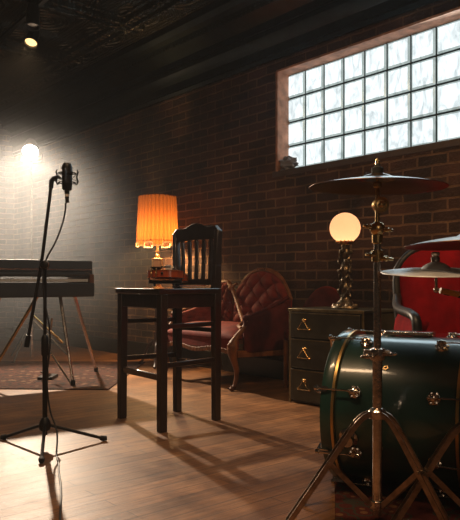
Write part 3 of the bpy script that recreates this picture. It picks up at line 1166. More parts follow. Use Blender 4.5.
b.tube([(0.06, -0.105, 0.004), (0.06, -0.105, 0.026)], 0.008, 6)
obj('shoulder_rest', b, M_BLACK, vl, bevel=0.004)
b = MB()
for x in (-0.058, -0.032):
    b.tube([(x, -0.178, Z0 - 0.004), (x, -0.184, Z0 + 0.016), (x, -0.178, Z0 + 0.044)], 0.0035, 6)
    b.ball((x, -0.184, Z0 + 0.016), 0.0065, 8)
obj('chin_rest_clamp', b, M_GOLDFR, vl, label='gold chin rest clamp')
b = MB().ball((0, -0.180, Z0 + 0.016), 0.008, 10)
obj('end_button', b, M_BLACK, vl)
# bow next to it
bw0, bw1 = px(176, 287, 3.60), px(205, 286.5, 3.80)
bw0.z = bw1.z = SEAT + 0.010
bo = thing('violin_bow', 'slim wooden violin bow lying beside the violin on the seat', 'bow', bw0)
e = bw1 - bw0
b = MB().tube([(0, 0, 0.004), e * 0.5 + Vector((0, 0, 0.000)), e + Vector((0, 0, 0.004))], [0.0045, 0.004, 0.003], 8)
obj('stick', b, M_VIOLIN, bo)
b = MB().bar(e * 0.02 + Vector((0.006, -0.006, 0)), e * 0.98 + Vector((0.006, -0.006, 0)), 0.008, 0.002)
obj('hair', b, M_TAG, bo)
b = MB().box(e * 0.06 + Vector((0.003, -0.003, 0)), (0.018, 0.018, 0.016))
obj('frog', b, M_BLACK, bo, bevel=0.002)

# ------------------------------------------------------------------ settee by the brick wall (local x along wall, y = 0 at wall, room side negative)
se = thing('settee', 'tufted red velvet settee with carved walnut frame against the brick wall', 'settee', P0, WALL_RZ)
SX0, SX1, SF = -0.68, 0.27, -0.655


def tuft(a, c):
    """diamond buttoned padding, 0..1"""
    return (abs(cos(pi * (a + c) / 2)) * abs(cos(pi * (a - c) / 2))) ** 0.55


def medallion(x0, x1, z0, z1, pw, y0, lean, bulge, nx=30, nz=30, ta_=8.0, fan=0.0, td=0.034):
    b = MB()

    def fn(u, v):
        s = 2 * u - 1
        topz = z0 + (z1 - z0) * (1 - 0.5 * abs(s) ** pw)
        x = x0 + (x1 - x0) * u
        z = z0 + (topz - z0) * v
        pad = (1 - abs(s) ** 6) * (1 - (2 * v - 1) ** 8)
        h = bulge * pad + td * pad * tuft(u * ta_ + fan * v, v * 6)
        return Vector((x, y0 + lean * (z - z0) - h, z))
    return b.grid(fn, nx * 2, nz * 2), (lambda u: Vector((x0 + (x1 - x0) * u, y0 + lean * ((z1 - z0) * (1 - 0.5 * abs(2 * u - 1) ** pw)) - 0.01, z0 + (z1 - z0) * (1 - 0.5 * abs(2 * u - 1) ** pw))))


MXA = -0.42
b, crest_r = medallion(MXA, SX1 - 0.005, 0.42, 0.895, 2.6, -0.11, 0.10, 0.03)
obj('back_cushion', b, M_VELVET, se, solid=0.02)
b, crest_l = medallion(SX0, MXA, 0.42, 0.80, 3.0, -0.11, 0.10, 0.03, ta_=8, fan=3.0)
obj('back_cushion', b, M_VELVET, se, solid=0.02)
b = MB()
pts = [crest_l(i / 20) for i in range(0, 21)]
b.tube(pts, [0.014 + 0.008 * sin(pi * i / 20) for i in range(21)], 8)
obj('crest_rail', b, M_CARVED, se)
b = MB()
pts = [crest_r(i / 24) for i in range(0, 25)]
b.tube(pts, [0.014 + 0.010 * sin(pi * i / 24) for i in range(25)], 8)
for i in range(5):
    b.ball(crest_r(0.42 + 0.04 * i) + Vector((0, -0.012, 0.012)), 0.014, 8)
obj('crest_rail', b, M_CARVED, se)
b = MB()                                                                # carved stile from the Y of the two crests down to the seat
sp_ = smoothpts([(MXA - 0.06, -0.115, 0.785), (MXA, -0.13, 0.755), (MXA + 0.11, -0.17, 0.65), (MXA + 0.27, -0.27, 0.555), (MXA + 0.45, -0.40, 0.49), (MXA + 0.54, -0.52, 0.465), (SX1 - 0.03, -0.60, 0.455)], 6)
b.tube(sp_, [0.016] * len(sp_), 8)
b.tube(smoothpts([(MXA + 0.06, -0.12, 0.785), (MXA + 0.02, -0.13, 0.765), (MXA, -0.13, 0.72)], 5), 0.013, 8)
b.ball((MXA, -0.135, 0.745), 0.026, 10)
obj('back_stile', b, M_CARVED, se)
b = MB()


def seatf(u, v):
    x = SX0 + 0.03 + (SX1 - SX0 - 0.07) * u
    y = -0.12 + (SF + 0.10) * v
    pad = (1 - (2 * u - 1) ** 8) * (1 - v ** 10)
    return Vector((x, y - 0.015 * sin(pi * u), 0.375 + 0.075 * pad + 0.012 * sin(pi * v)))


b.grid(seatf, 24, 16)
obj('seat', b, M_VELVET, se, solid=0.02)
b = MB()
nf = 24
fr_pts = [(SX0 + (SX1 - SX0 - 0.02) * i / nf, SF - 0.020 * sin(pi * i / nf), 0) for i in range(nf + 1)]
for i in range(nf):
    p, q = Vector(fr_pts[i]), Vector(fr_pts[i + 1])
    b.bar(up(p, 0.345), up(q, 0.345), 0.03, 0.085)
obj('front_panel', b, M_VELVET, se)
b = MB()
for i in range(nf):
    p, q = Vector(fr_pts[i]), Vector(fr_pts[i + 1])
    dz = 0.012 * cos(4 * pi * i / nf)
    b.bar(up(p + Vector((0, -0.004, 0)), 0.288 - dz), up(q + Vector((0, -0.004, 0)), 0.288 - 0.012 * cos(4 * pi * (i + 1) / nf)), 0.036, 0.034)
b.bar((SX0 + 0.02, SF, 0.29), (SX0 + 0.02, -0.08, 0.29), 0.03, 0.05)
b.bar((SX1 - 0.02, SF, 0.27), (SX1 - 0.02, -0.08, 0.25), 0.03, 0.05)
b.bar((SX0 + 0.02, -0.08, 0.29), (SX1 - 0.02, -0.08, 0.29), 0.03, 0.05)
obj('seat_rail', b, M_CARVED, se, bevel=0.004)
for x, s in ((SX0 + 0.03, -1), (SX1 - 0.035, 1)):
    # arm: upholstered side panel, sloping rail and S-shaped carved support
    b = MB()

    def side(u, v, x=x, s=s):
        y = SF + 0.07 + (0.50) * u
        zt = 0.53 + 0.13 * u ** 1.2
        z = 0.27 + (zt - 0.27) * v
        pad = (1 - (2 * u - 1) ** 6) * (1 - (2 * v - 1) ** 6)
        return Vector((x + s * (0.012 + 0.018 * pad), y, z))
    b.grid(side, 16, 14)
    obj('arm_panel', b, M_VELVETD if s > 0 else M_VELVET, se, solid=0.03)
    b = MB()

    def inner(u, v, x=x, s=s):
        y = SF + 0.10 + (0.46) * u
        zt = 0.53 + 0.13 * u ** 1.2
        z = 0.40 + (zt - 0.40) * v
        pad = (1 - (2 * u - 1) ** 6) * (1 - (2 * v - 1) ** 6)
        return Vector((x - s * (0.018 + 0.02 * pad + 0.014 * pad * tuft(u * 6 + 2 * v, v * 4)), y, z))
    b.grid(inner, 30, 20)
    obj('arm_cushion', b, M_VELVET, se, solid=0.015)
    b = MB()
    ap = smoothpts([(x, -0.10, 0.68), (x + s * 0.01, -0.26, 0.625), (x + s * 0.012, -0.42, 0.57), (x + s * 0.012, SF + 0.12, 0.54), (x + s * 0.012, SF + 0.09, 0.525)], 5)
    b.tube(ap, 0.016, 8)
    b.ball((x + s * 0.012, SF + 0.09, 0.53), 0.026, 10, (1, 1.1, 1))
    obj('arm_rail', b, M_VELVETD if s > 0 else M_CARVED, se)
    b = MB()
    lp_ = smoothpts([(x + s * 0.012, SF + 0.09, 0.53), (x + s * 0.012, SF + 0.08, 0.47), (x, SF + 0.015, 0.40), (x, SF - 0.025, 0.345), (x, SF - 0.032, 0.27), (x, SF + 0.01, 0.14), (x, SF - 0.005, 0.05), (x - 0.0, SF - 0.03, 0.02)], 6)
    n_ = len(lp_)
    b.tube(lp_, [0.019 + 0.020 * math.exp(-((i / n_ - 0.48) / 0.13) ** 2) - 0.006 * max(0, (i / n_ - 0.7)) / 0.3 for i in range(n_)], 10)
    b.ball((x, SF - 0.035, 0.018), 0.020, 10, (1, 1.3, 0.9))
    b.ball((x, SF - 0.055, 0.335), 0.022, 10)
    obj('leg', b, M_CARVED, se)
    b = MB()
    lp_ = smoothpts([(x, -0.09, 0.30), (x, -0.08, 0.15), (x, -0.06, 0.02)], 5)
    b.tube(lp_, 0.018, 8)
    obj('leg', b, M_CARVED, se)

# small upholstered chair tucked between settee and dresser
sc_ = thing('side_chair', 'dark red upholstered side chair tucked behind the metal dresser', 'chair', wl(0.585, 0, 0), WALL_RZ)
b, crest = medallion(-0.22, 0.22, 0.44, 0.755, 2.2, -0.06, 0.08, 0.03, 16, 16, td=0.0)
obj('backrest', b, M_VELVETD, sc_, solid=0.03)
b = MB().tube([crest(i / 20) for i in range(21)], 0.014, 8)
obj('back_frame', b, M_VELVET, sc_)
b = MB().box((0, -0.19, 0.40), (0.42, 0.24, 0.09))
obj('seat', b, M_VELVETD, sc_, bevel=0.03)
for sx in (-0.2, 0.2):
    for sy in (-0.28, -0.10):
        b = MB().tube([(sx, sy, 0.37), (sx * 1.03, sy, 0.0)], [0.02, 0.014], 8)
        obj('leg', b, M_CARVED, sc_)

# ------------------------------------------------------------------ side table and orange lamp
LX, LY, LT = -0.69, 6.18, 0.72
tb_ = thing('side_table', 'small round dark pedestal table carrying the orange lamp', 'table', (LX, LY, 0))
b = MB().lathe([(0.19, 0.69), (0.20, 0.695), (0.20, 0.713), (0.195, 0.72), (0.001, 0.72)], 32)
obj('tabletop', b, M_TABLE, tb_)
b = MB().lathe([(0.05, 0.20), (0.035, 0.25), (0.022, 0.35), (0.03, 0.45), (0.022, 0.55), (0.028, 0.63), (0.07, 0.69)], 16)
obj('pedestal', b, M_TABLE, tb_)
for a in (30, 150, 270):
    c, s = cos(radians(a)), sin(radians(a))
    b = MB().tube(smoothpts([(0.02 * c, 0.02 * s, 0.24), (0.10 * c, 0.10 * s, 0.20), (0.17 * c, 0.17 * s, 0.06), (0.22 * c, 0.22 * s, 0.012)], 5), 0.014, 8)
    obj('leg', b, M_TABLE, tb_)
lm = thing('table_lamp', 'gilded table lamp with a pleated orange shade behind the bar chair', 'lamp', (LX, LY, LT))
b = MB().lathe([(0.075, 0.0), (0.08, 0.008), (0.075, 0.02), (0.045, 0.035), (0.03, 0.06), (0.05, 0.09), (0.055, 0.12), (0.03, 0.15), (0.02, 0.17), (0.03, 0.18), (0.03, 0.19)], 20)
obj('base', b, M_GOLDFR, lm)
b = MB().box((0, 0, 0.245), (0.075, 0.075, 0.09))
obj('glass_block', b, M_GLASSB, lm, bevel=0.008)
b = MB()
for sx in (-1, 1):
    for sy in (-1, 1):
        b.tube([(sx * 0.043, sy * 0.043, 0.19), (sx * 0.043, sy * 0.043, 0.30)], 0.006, 6)
b.box((0, 0, 0.192), (0.10, 0.10, 0.014))
b.box((0, 0, 0.298), (0.10, 0.10, 0.014))
obj('block_cage', b, M_GOLDFR, lm, bevel=0.003)
b = MB().lathe([(0.02, 0.305), (0.012, 0.32), (0.022, 0.335), (0.012, 0.35), (0.020, 0.37), (0.010, 0.40), (0.010, 0.43), (0.02, 0.44), (0.02, 0.49)], 14)
obj('stem', b, M_GOLDFR, lm)
ZB, ZT, RB, RT = 0.415, 0.895, 0.198, 0.176
b = MB()
nseg = 216


def scallop(a):
    k = (a / (2 * pi) * 7 + 0.35) % 1.0
    return 0.030 if k < 0.5 else 0.0


vs, fs = [], []
rows = 8
for j in range(rows + 1):
    for i in range(nseg):
        a = 2 * pi * i / nseg
        f = j / rows
        zb = ZB + scallop(a)
        z = zb + (ZT - zb) * f
        ff = (z - ZB) / (ZT - ZB)
        r = RB + (RT - RB) * ff + 0.0065 * cos(i * pi / 2) * (0.6 + 0.4 * sin(i * 0.9)) + 0.002 * sin(3 * a)
        vs.append((r * cos(a), r * sin(a), z))
for j in range(rows):
    for i in range(nseg):
        fs.append((j * nseg + i, j * nseg + (i + 1) % nseg, (j + 1) * nseg + (i + 1) % nseg, (j + 1) * nseg + i))
b.add(vs, fs)
sh = obj('lamp_shade', b, M_SHADE, lm, sharp=60)
b = MB()
ed = []
for i in range(nseg):
    a = 2 * pi * i / nseg
    ed.append(((RB + 0.002) * cos(a), (RB + 0.002) * sin(a), ZB + scallop(a) + 0.004))
b.tube(ed, 0.0065, 6, True)
obj('scalloped_trim', b, M_TRIM, sh)
b = MB()
b.tube([((RB + 0.001) * cos(2 * pi * i / 60), (RB + 0.001) * sin(2 * pi * i / 60), ZB + 0.052) for i in range(60)], 0.003, 5, True)
obj('braid', b, M_TRIMD, sh)
b = MB().tube([((RT + 0.001) * cos(2 * pi * i / 60), (RT + 0.001) * sin(2 * pi * i / 60), ZT) for i in range(60)], 0.004, 5, True)
obj('braid', b, M_TRIMD, sh)
b = MB().lathe([(RT - 0.002, ZT - 0.012), (0.075, ZT - 0.018), (0.075, ZT - 0.014), (RT - 0.002, ZT - 0.008)], 48, cap=False)  # ring added inside the shade top, keeps lamp light off the wall
obj('shade_baffle', b, M_TRIMD, sh)
b = MB()
for a in (0, 120, 240):
    b.tube([(0.012 * cos(radians(a)), 0.012 * sin(radians(a)), 0.52), (RT * cos(radians(a)), RT * sin(radians(a)), ZT - 0.01)], 0.002, 4)
obj('shade_carrier', b, M_GOLDFR, lm)
b = MB().ball((0, 0, 0.515), 0.022, 12, (1, 1, 1.3))
obj('bulb', b, emit('lamp_bulb', (1.0, 0.55, 0.2), 3), lm)
light('lamp_glow', 'POINT', (LX, LY, LT + 0.53), SHADE_W, (1.0, 0.58, 0.25), shadow_soft_size=0.07)

# ------------------------------------------------------------------ metal dresser
DRZ = WALL_RZ + radians(3)
DW, DD, DH = 0.575, 0.42, 0.625
DL = Vector((0.40, 4.335, 0))
dr = thing('metal_dresser', 'olive metal chest of three drawers with brass edges beside the settee', 'dresser', DL, atan2(-0.40, 0.404))
b = MB()
b.box((DW / 2, DD / 2, (DH - 0.02) / 2 + 0.004), (DW - 0.004, DD - 0.004, DH - 0.028))
b.box((DW / 2, DD / 2, DH - 0.009), (DW + 0.012, DD + 0.012, 0.018))
obj('body', b, M_CABINET, dr, bevel=0.003)
b = MB()
for x in (0.004, DW - 0.004):
    b.box((x, 0.0, DH / 2 - 0.01), (0.016, 0.012, DH - 0.02))
b.box((DW / 2, -0.008, DH - 0.009), (DW + 0.016, 0.008, 0.020))
b.box((0.0 - 0.008, DD / 2, DH - 0.009), (0.008, DD + 0.012, 0.020))
obj('edge_trim', b, M_CABEDGE, dr, bevel=0.002)
for z0, z1 in ((0.436, 0.600), (0.236, 0.426), (0.025, 0.226)):
    b = MB().box((DW / 2, -0.006, (z0 + z1) / 2), (DW - 0.035, 0.02, z1 - z0))
    dw_ = obj('drawer', b, M_CABINET, dr, bevel=0.004)
    b = MB().box((DW / 2, -0.017, z1 - 0.004), (DW - 0.035, 0.004, 0.006))
    obj('drawer_lip', b, M_CABEDGE, dw_)
    zc = (z0 + z1) / 2
    b = MB()
    hx = 0.135
    b.tube([(hx - 0.045, -0.030, zc - 0.025), (hx, -0.030, zc + 0.035), (hx + 0.045, -0.030, zc - 0.025)], 0.0045, 6, True)
    b.lathe([(0.016, 0.0), (0.012, 0.012), (0.005, 0.018)], 10, (hx, -0.015, zc + 0.034), (0, -1, 0))
    for s in (-1, 1):
        b.lathe([(0.010, 0.0), (0.008, 0.012), (0.003, 0.018)], 8, (hx + s * 0.045, -0.015, zc - 0.025), (0, -1, 0))
    obj('handle', b, M_BRASS, dw_)

# ------------------------------------------------------------------ globe lamp on the dresser
GL = px(345, 282, 4.25)
gl = thing('globe_lamp', 'glowing frosted globe lamp on an ornate bronze stem atop the dresser', 'lamp', (GL.x, GL.y, DH))
gz = 0.8 + 54 / 650 * GL.y - DH
gr = 0.100
b = MB().lathe([(0.085, 0.0), (0.09, 0.008), (0.085, 0.018), (0.06, 0.028), (0.05, 0.045), (0.035, 0.06), (0.028, 0.075)], 20)
for i in range(8):
    a = 2 * pi * i / 8
    b.ball((0.07 * cos(a), 0.07 * sin(a), 0.02), 0.016, 8)
obj('base', b, M_BRONZE, gl)
b = MB()
H = gz - gr - 0.075
pf = []
for i in range(25):
    f = i / 24
    pf.append((0.020 + 0.010 * abs(sin(f * pi * 3)) + 0.004 * sin(f * 40), 0.07 + H * f))
b.lathe(pf, 18)
for q in range(3):
    hp = [(0.034 * cos(f * 7 + q * 2.09), 0.034 * sin(f * 7 + q * 2.09), 0.075 + H * 0.95 * f) for f in [i / 40 for i in range(41)]]
    b.tube(hp, [0.007 + 0.004 * sin(i * 0.9) for i in range(41)], 6)
    for f in (0.12, 0.3, 0.48, 0.66, 0.84):
        b.ball((0.040 * cos(f * 7 + q * 2.09), 0.040 * sin(f * 7 + q * 2.09), 0.075 + H * f), 0.013, 8, (1, 1, 1.4))
obj('stem', b, M_BRONZE, gl)
b = MB().lathe([(0.03, gz - gr - 0.01), (0.052, gz - gr - 0.004), (0.058, gz - gr + 0.012), (0.052, gz - gr + 0.014)], 20, cap=False)
for i in range(14):
    a = 2 * pi * i / 14
    b.ball((0.056 * cos(a), 0.056 * sin(a), gz - gr + 0.010), 0.008, 6)
obj('gallery', b, M_BRASS, gl)
b = MB()
pr = []
for i in range(25):
    t = pi * (0.17 + 0.83 * i / 24)
    pr.append((max(0.0005, gr * sin(t)), gz - gr * cos(t)))
b.lathe(pr, 32, cap=False)
obj('globe', b, M_GLOBE, gl)
light('globe_glow', 'POINT', (GL.x, GL.y, DH + gz - 0.035), GLOBE_W, (1.0, 0.68, 0.40), shadow_soft_size=0.025)

# ------------------------------------------------------------------ crimson armchair behind the drum
ac = thing('armchair', 'crimson upholstered armchair with a rounded black frame behind the drums', 'armchair', (1.28, 3.32, 0), radians(-6))
b = MB()
AW = 0.37


def backout(k, z0, z1, w0, w1):
    pts = []
    for i in range(41):
        a = pi * i / 40
        c, s = cos(a), sin(a)
        x = w1 * (abs(c) ** 0.62) * (1 if c >= 0 else -1)
        z = z1 - 0.24 + 0.24 * abs(s) ** 0.62
        pts.append((x * k, z))
    return [(w0 * k, z0)] + pts + [(-w0 * k, z0)]


po = backout(1.0, 0.42, 1.045, 0.33, AW)


def bp_(u, v):
    s = 2 * u - 1
    w_ = 0.30 + 0.05 * v
    z = 0.40 + (0.60 - 0.12 * abs(s) ** 5) * v
    pad = (1 - abs(s) ** 6) * (1 - v ** 8)
    return Vector((s * w_, 0.30 + 0.10 * v - 0.05 * pad - 0.012 * pad * sin(u * 26), z))


b.grid(bp_, 40, 20)
obj('backrest', b, M_CRIMSON, ac, solid=0.05)
b = MB()
fp = []
for i in range(0, 33):
    s = -1 + 2 * i / 32
    fp.append(Vector((s * 0.36, 0.385, 1.005 - 0.13 * abs(s) ** 5)))
fp = [Vector((-0.345, 0.30, 0.45)), Vector((-0.365, 0.34, 0.65)), Vector((-0.368, 0.37, 0.80))] + fp + [Vector((0.368, 0.37, 0.80)), Vector((0.365, 0.34, 0.65)), Vector((0.345, 0.30, 0.45))]
b.tube(fp, 0.022, 10)
obj('back_frame', b, M_BLACK, ac)
b = MB()
b.grid(lambda u, v: Vector(((2 * u - 1) * 0.30, -0.28 + 0.60 * v, 0.45 + 0.05 * (1 - (2 * u - 1) ** 6) * (1 - (2 * v - 1) ** 6))), 16, 16)
obj('seat_cushion', b, M_CRIMSON, ac, solid=0.05)
b = MB().box((0, 0.02, 0.36), (0.62, 0.60, 0.12))
obj('seat_base', b, M_CRIMSON, ac, bevel=0.02)
for s in (-1, 1):
    b = MB()
    b.grid(lambda u, v, s=s: Vector((s * (0.335 + 0.025 * (1 - (2 * v - 1) ** 4)), -0.28 + 0.60 * u, 0.30 + 0.32 * v)), 14, 8)
    obj('arm_panel', b, M_CRIMSON, ac, solid=0.06)
    b = MB()
    b.tube(smoothpts([(s * 0.365, 0.35, 0.72), (s * 0.385, 0.22, 0.665), (s * 0.39, 0.0, 0.65), (s * 0.385, -0.22, 0.645), (s * 0.375, -0.31, 0.615), (s * 0.37, -0.31, 0.50)], 5), 0.024, 10)
    obj('arm_rail', b, M_BLACK, ac)
    for y in (-0.26, 0.30):
        b = MB().bar((s * 0.30, y, 0.0), (s * 0.30, y, 0.32), 0.03, 0.03, 0.045, 0.045)
        obj('leg', b, M_BLACK, ac)

# ------------------------------------------------------------------ bass drum
R = 0.285
DLc = Vector((0.473, 2.664, R + 0.018))
DRc = DLc + Vector((0.88, -0.475, 0)).normalized() * 0.53
ax = (DRc - DLc).normalized()
DEP = (DRc - DLc).length
bd = thing('bass_drum', 'dark green bass drum with gold inlaid hoops on the red rug', 'drum', (DLc.x, DLc.y, 0))
bd.rotation_euler = (0, 0, atan2(ax.y, ax.x))
H0 = R + 0.018                                         # drum axis height; local x along the axis from the far hoop
b = MB().lathe([(R - 0.012, 0.03), (R, 0.032), (R, DEP - 0.032), (R - 0.012, DEP - 0.03)], 72, (0, 0, H0), (1, 0, 0), cap=False)
obj('shell', b, M_GREEN, bd)
for x0, x1 in ((0.0, 0.042), (DEP - 0.042, DEP)):
    b = MB().lathe([(R - 0.004, x0), (R + 0.014, x0), (R + 0.016, x0 + 0.004), (R + 0.016, x1 - 0.004), (R + 0.014, x1), (R - 0.004, x1), (R - 0.004, x0)], 72, (0, 0, H0), (1, 0, 0), cap=False)
    hp = obj('hoop', b, M_GREEN, bd)
    e0 = x1 if x0 == 0 else x0 - 0.008
    b = MB().lathe([(R + 0.001, e0), (R + 0.017, e0), (R + 0.017, e0 + 0.010), (R + 0.001, e0 + 0.010), (R + 0.001, e0)], 72, (0, 0, H0), (1, 0, 0), cap=False)
    obj('gold_inlay', b, M_GOLDTRIM, hp)
    xm = x0 + 0.012 if x0 == 0 else x1 - 0.012
    b = MB().lathe([(0.001, xm), (R - 0.005, xm)], 72, (0, 0, H0), (1, 0, 0), cap=False)
    obj('drum_head', b, M_HEAD, bd)


def rim(a, r, x):
    """point at angle a (deg above the camera side) on the drum, local frame"""
    return Vector((x, -r * cos(radians(a)), H0 + r * sin(radians(a))))


for k in range(8):
    a = 19.5 + 45 * k
    rd = rim(a, 1, 0) - Vector((0, 0, H0))
    for xl, xh in ((0.125, -0.006), (DEP - 0.125, DEP + 0.006)):
        s = 1 if xh < xl else -1
        b = MB()
        c = rim(a, R, xl)
        b.lathe([(0.024, -0.002), (0.022, 0.006), (0.012, 0.012), (0.011, 0.020), (0.013, 0.026), (0.004, 0.032)], 14, c, rd)
        for q in range(6):
            aa = q * pi / 3
            t1 = Vector((1, 0, 0))
            t2 = rd.cross(t1)
            b.ball(c + (t1 * cos(aa) + t2 * sin(aa)) * 0.018 + rd * 0.007, 0.008, 8)
        b.lathe([(0.008, -0.016), (0.009, 0.0), (0.008, 0.016)], 10, c + rd * 0.022, (1, 0, 0))
        lug = obj('lug', b, M_CHROME, bd)
        b = MB().tube([rim(a, R + 0.022, xl), rim(a, R + 0.026, xh - s * 0.012)], 0.0035, 8)
        b.lathe([(0.009, -0.006), (0.009, 0.006)], 8, rim(a, R + 0.026, xh - s * 0.010), (1, 0, 0))
        cl = rim(a, R + 0.020, xh + s * 0.012)
        t2 = rd.cross(Vector((1, 0, 0)))
        b.bar(cl - Vector((s * 0.022, 0, 0)), cl + Vector((s * 0.020, 0, 0)), 0.026, 0.010, 0.018, 0.008, up=rd)
        b.bar(cl - Vector((s * 0.018, 0, 0)) + rd * 0.004, cl - Vector((s * 0.018, 0, 0)) - rd * 0.03, 0.026, 0.008, up=(1, 0, 0))
        obj('tension_rod', b, M_CHROME, lug)
b = MB().lathe([(0.009, -0.001), (0.009, 0.004), (0.004, 0.004), (0.004, 0.001)], 16, rim(40, R, 0.225), rim(40, 1, 0) - Vector((0, 0, H0)), cap=False)
obj('vent_grommet', b, M_BRASS, bd)
# spur bracket and spur
for s_, aa in ((1, -14), (-1, 194)):
    rd = rim(aa, 1, 0) - Vector((0, 0, H0))
    b = MB().lathe([(0.036, -0.002), (0.036, 0.010), (0.026, 0.016), (0.024, 0.034), (0.008, 0.036)], 18, rim(aa, R, 0.105), rd)
    for q in range(4):
        b.ball(rim(aa, R + 0.014, 0.105) + Vector((1, 0, 0)) * 0.024 * cos(q * pi / 2 + 0.6) + rd.cross(Vector((1, 0, 0))) * 0.024 * sin(q * pi / 2 + 0.6), 0.006, 6)
    sb = obj('spur_bracket', b, M_CHROME, bd)
    p = rim(aa, R + 0.030, 0.105)
    q = Vector((-0.02, p.y - s_ * 0.09, 0.014))
    b = MB().tube([p + (p - q) * 0.15, q], 0.007, 8)
    b.tube([q, q + (q - p).normalized() * 0.006], [0.012, 0.008], 8)
    obj('spur', b, M_CHROME, sb)
# mounting plate on top of the shell
b = MB()
b.box((0.26, 0.02, H0 + R + 0.010), (0.18, 0.07, 0.016))
b.box((0.18, 0.02, H0 + R + 0.004), (0.02, 0.06, 0.016))
b.box((0.34, 0.02, H0 + R + 0.004), (0.02, 0.06, 0.016))
obj('tom_mount', b, M_CHROME, bd, bevel=0.004)


# ------------------------------------------------------------------ cymbal stands
def cymbal_mesh(rad, bell=0.058, bow=0.028):
    pf = [(0.006, bow + 0.020)]
    for i in range(1, 7):
        f = i / 6
        pf.append((0.006 + bell * f, bow + 0.020 * (1 - f ** 2.2)))
    for i in range(1, 15):
        f = i / 14
        pf.append((bell + 0.006 + (rad - bell - 0.006) * f, bow * (1 - f ** 1.5)))
    return MB().lathe(pf, 64, cap=False)


def tripod(root, zc, zl, reach, angs, pole_r):
    """double braced tripod: zc = upper collar, zl = lower collar"""
    for a in angs:
        d = Vector((cos(radians(a)), sin(radians(a)), 0))
        n = Vector((-d.y, d.x, 0))
        b = MB()
        path = smoothpts([d * 0.025 + Vector((0, 0, zc + 0.002)), d * 0.050 + Vector((0, 0, zc - 0.008)), d * 0.090 + Vector((0, 0, zc - 0.050)), d * ((reach + 0.09) / 2) + Vector((0, 0, (zc - 0.028) / 2)), d * reach + Vector((0, 0, 0.022))], 4)
        for s in (-1, 1):
            for p, q in zip(path[:-1], path[1:]):
                b.bar(p + n * s * 0.011, q + n * s * 0.011, 0.018, 0.004, up=n)
        lg = obj('leg', b, M_LEG, root)
        b = MB().ball(d * reach + Vector((0, 0, 0.014)), 0.018, 10, (1.1, 1.1, 0.78))
        obj('rubber_foot', b, M_RUBBER, lg)
        f_ = 0.66
        mid = d * (0.09 + (reach - 0.09) * 0.36) + Vector((0, 0, 0.022 + (zc - 0.072) * 0.64))
        b = MB()
        for s in (-1, 1):
            b.bar(d * 0.022 + Vector((0, 0, zl)) + n * s * 0.007, mid + n * s * 0.007, 0.017, 0.004, up=n)
        b.tube([mid - n * 0.018, mid + n * 0.018], 0.006, 8)
        obj('brace', b, M_LEG, lg)
    b = MB().lathe([(pole_r, zc - 0.018), (pole_r + 0.012, zc - 0.014), (pole_r + 0.014, zc + 0.010), (pole_r + 0.006, zc + 0.020), (pole_r, zc + 0.022)], 16)
    for a in angs:
        b.tube([(0.03 * cos(radians(a + 60)), 0.03 * sin(radians(a + 60)), zc), (0.012 * cos(radians(a + 60)), 0.012 * sin(radians(a + 60)), zc)], 0.007, 8)
    obj('collar', b, M_CHROME, root)
    b = MB()
    b.lathe([(pole_r, zl - 0.016), (pole_r + 0.010, zl - 0.012), (pole_r + 0.010, zl + 0.012), (pole_r, zl + 0.016)], 16)
    obj('collar', b, M_CHROME, root)


def wingnut(b, c, d, r=0.016):
    c, d = Vector(c), Vector(d).normalized()
    b.lathe([(0.008, 0.0), (0.009, 0.012), (0.006, 0.018)], 10, c, d)
    t = d.cross(Vector((0, 0, 1)))
    if t.length < 0.1:
        t = Vector((1, 0, 0))
    t.normalize()
    for s in (-1, 1):
        b.tube([c + d * 0.010, c + d * 0.016 + t * s * r * 0.7, c + d * 0.026 + t * s * r], [0.005, 0.0055, 0.004], 8)


QX, QY = 0.4875, 2.15
cs = thing('cymbal_stand', 'tall chrome tripod cymbal stand in front of the bass drum', 'cymbal stand', (QX, QY, 0))


def zz(y, Y=QY):
    return 0.8 + (282 - y) / 650 * Y


b = MB().tube([(0, 0, 0.03), (0, 0, zz(352))], 0.0165, 16)
obj('lower_tube', b, M_CHROME, cs)
b = MB().tube([(0, 0, zz(356)), (0, 0, zz(238))], 0.0125, 14)
obj('upper_tube', b, M_CHROME, cs)
b = MB().tube([(0, 0, zz(240)), (0, 0, zz(190))], 0.0075, 12)
obj('tilter_rod', b, M_BRASS, cs)
tripod(cs, zz(414), 0.065, 0.30, (187, 308, 77), 0.0165)
b = MB()                                                    # height clamp above the drum
zc = zz(354)
b.lathe([(0.0165, zc - 0.022), (0.025, zc - 0.020), (0.027, zc), (0.025, zc + 0.018), (0.013, zc + 0.022)], 16)
b.box((-0.028, 0, zc), (0.034, 0.026, 0.030))
b.box((0.026, 0, zc + 0.004), (0.030, 0.022, 0.020))
wingnut(b, (-0.034, -0.012, zc - 0.006), (-0.3, -1, 0), 0.020)
wingnut(b, (0.034, -0.010, zc), (0.5, -1, 0.1), 0.014)
obj('height_clamp', b, M_CHROME, cs, bevel=0.003)
b = MB()                                                    # ratchet clamp at the top of the upper tube
zc = zz(229)
b.ball((0.0, -0.002, zc), 0.026, 16, (1, 0.9, 0.95))
b.lathe([(0.013, zc - 0.05), (0.018, zc - 0.046), (0.018, zc - 0.02)], 14)
wingnut(b, (0.020, -0.008, zc - 0.004), (1, -0.4, 0), 0.018)
wingnut(b, (-0.020, -0.006, zc + 0.006), (-1, -0.3, 0.2), 0.012)
obj('ball_clamp', b, M_BRASS, cs)
b = MB()
zc = zz(256)
b.lathe([(0.0125, zc - 0.02), (0.020, zc - 0.018), (0.020, zc + 0.018), (0.0125, zc + 0.02)], 14)
wingnut(b, (0.018, -0.010, zc - 0.008), (1, -0.8, -0.2), 0.020)
wingnut(b, (-0.014, -0.012, zc + 0.004), (-1, -0.6, 0), 0.012)
obj('memory_clamp', b, M_BRASS, cs)
b = MB()                                                    # toothed tilter facing the room
zc = zz(205)
tc_ = Vector((0.010, -0.004, zc))
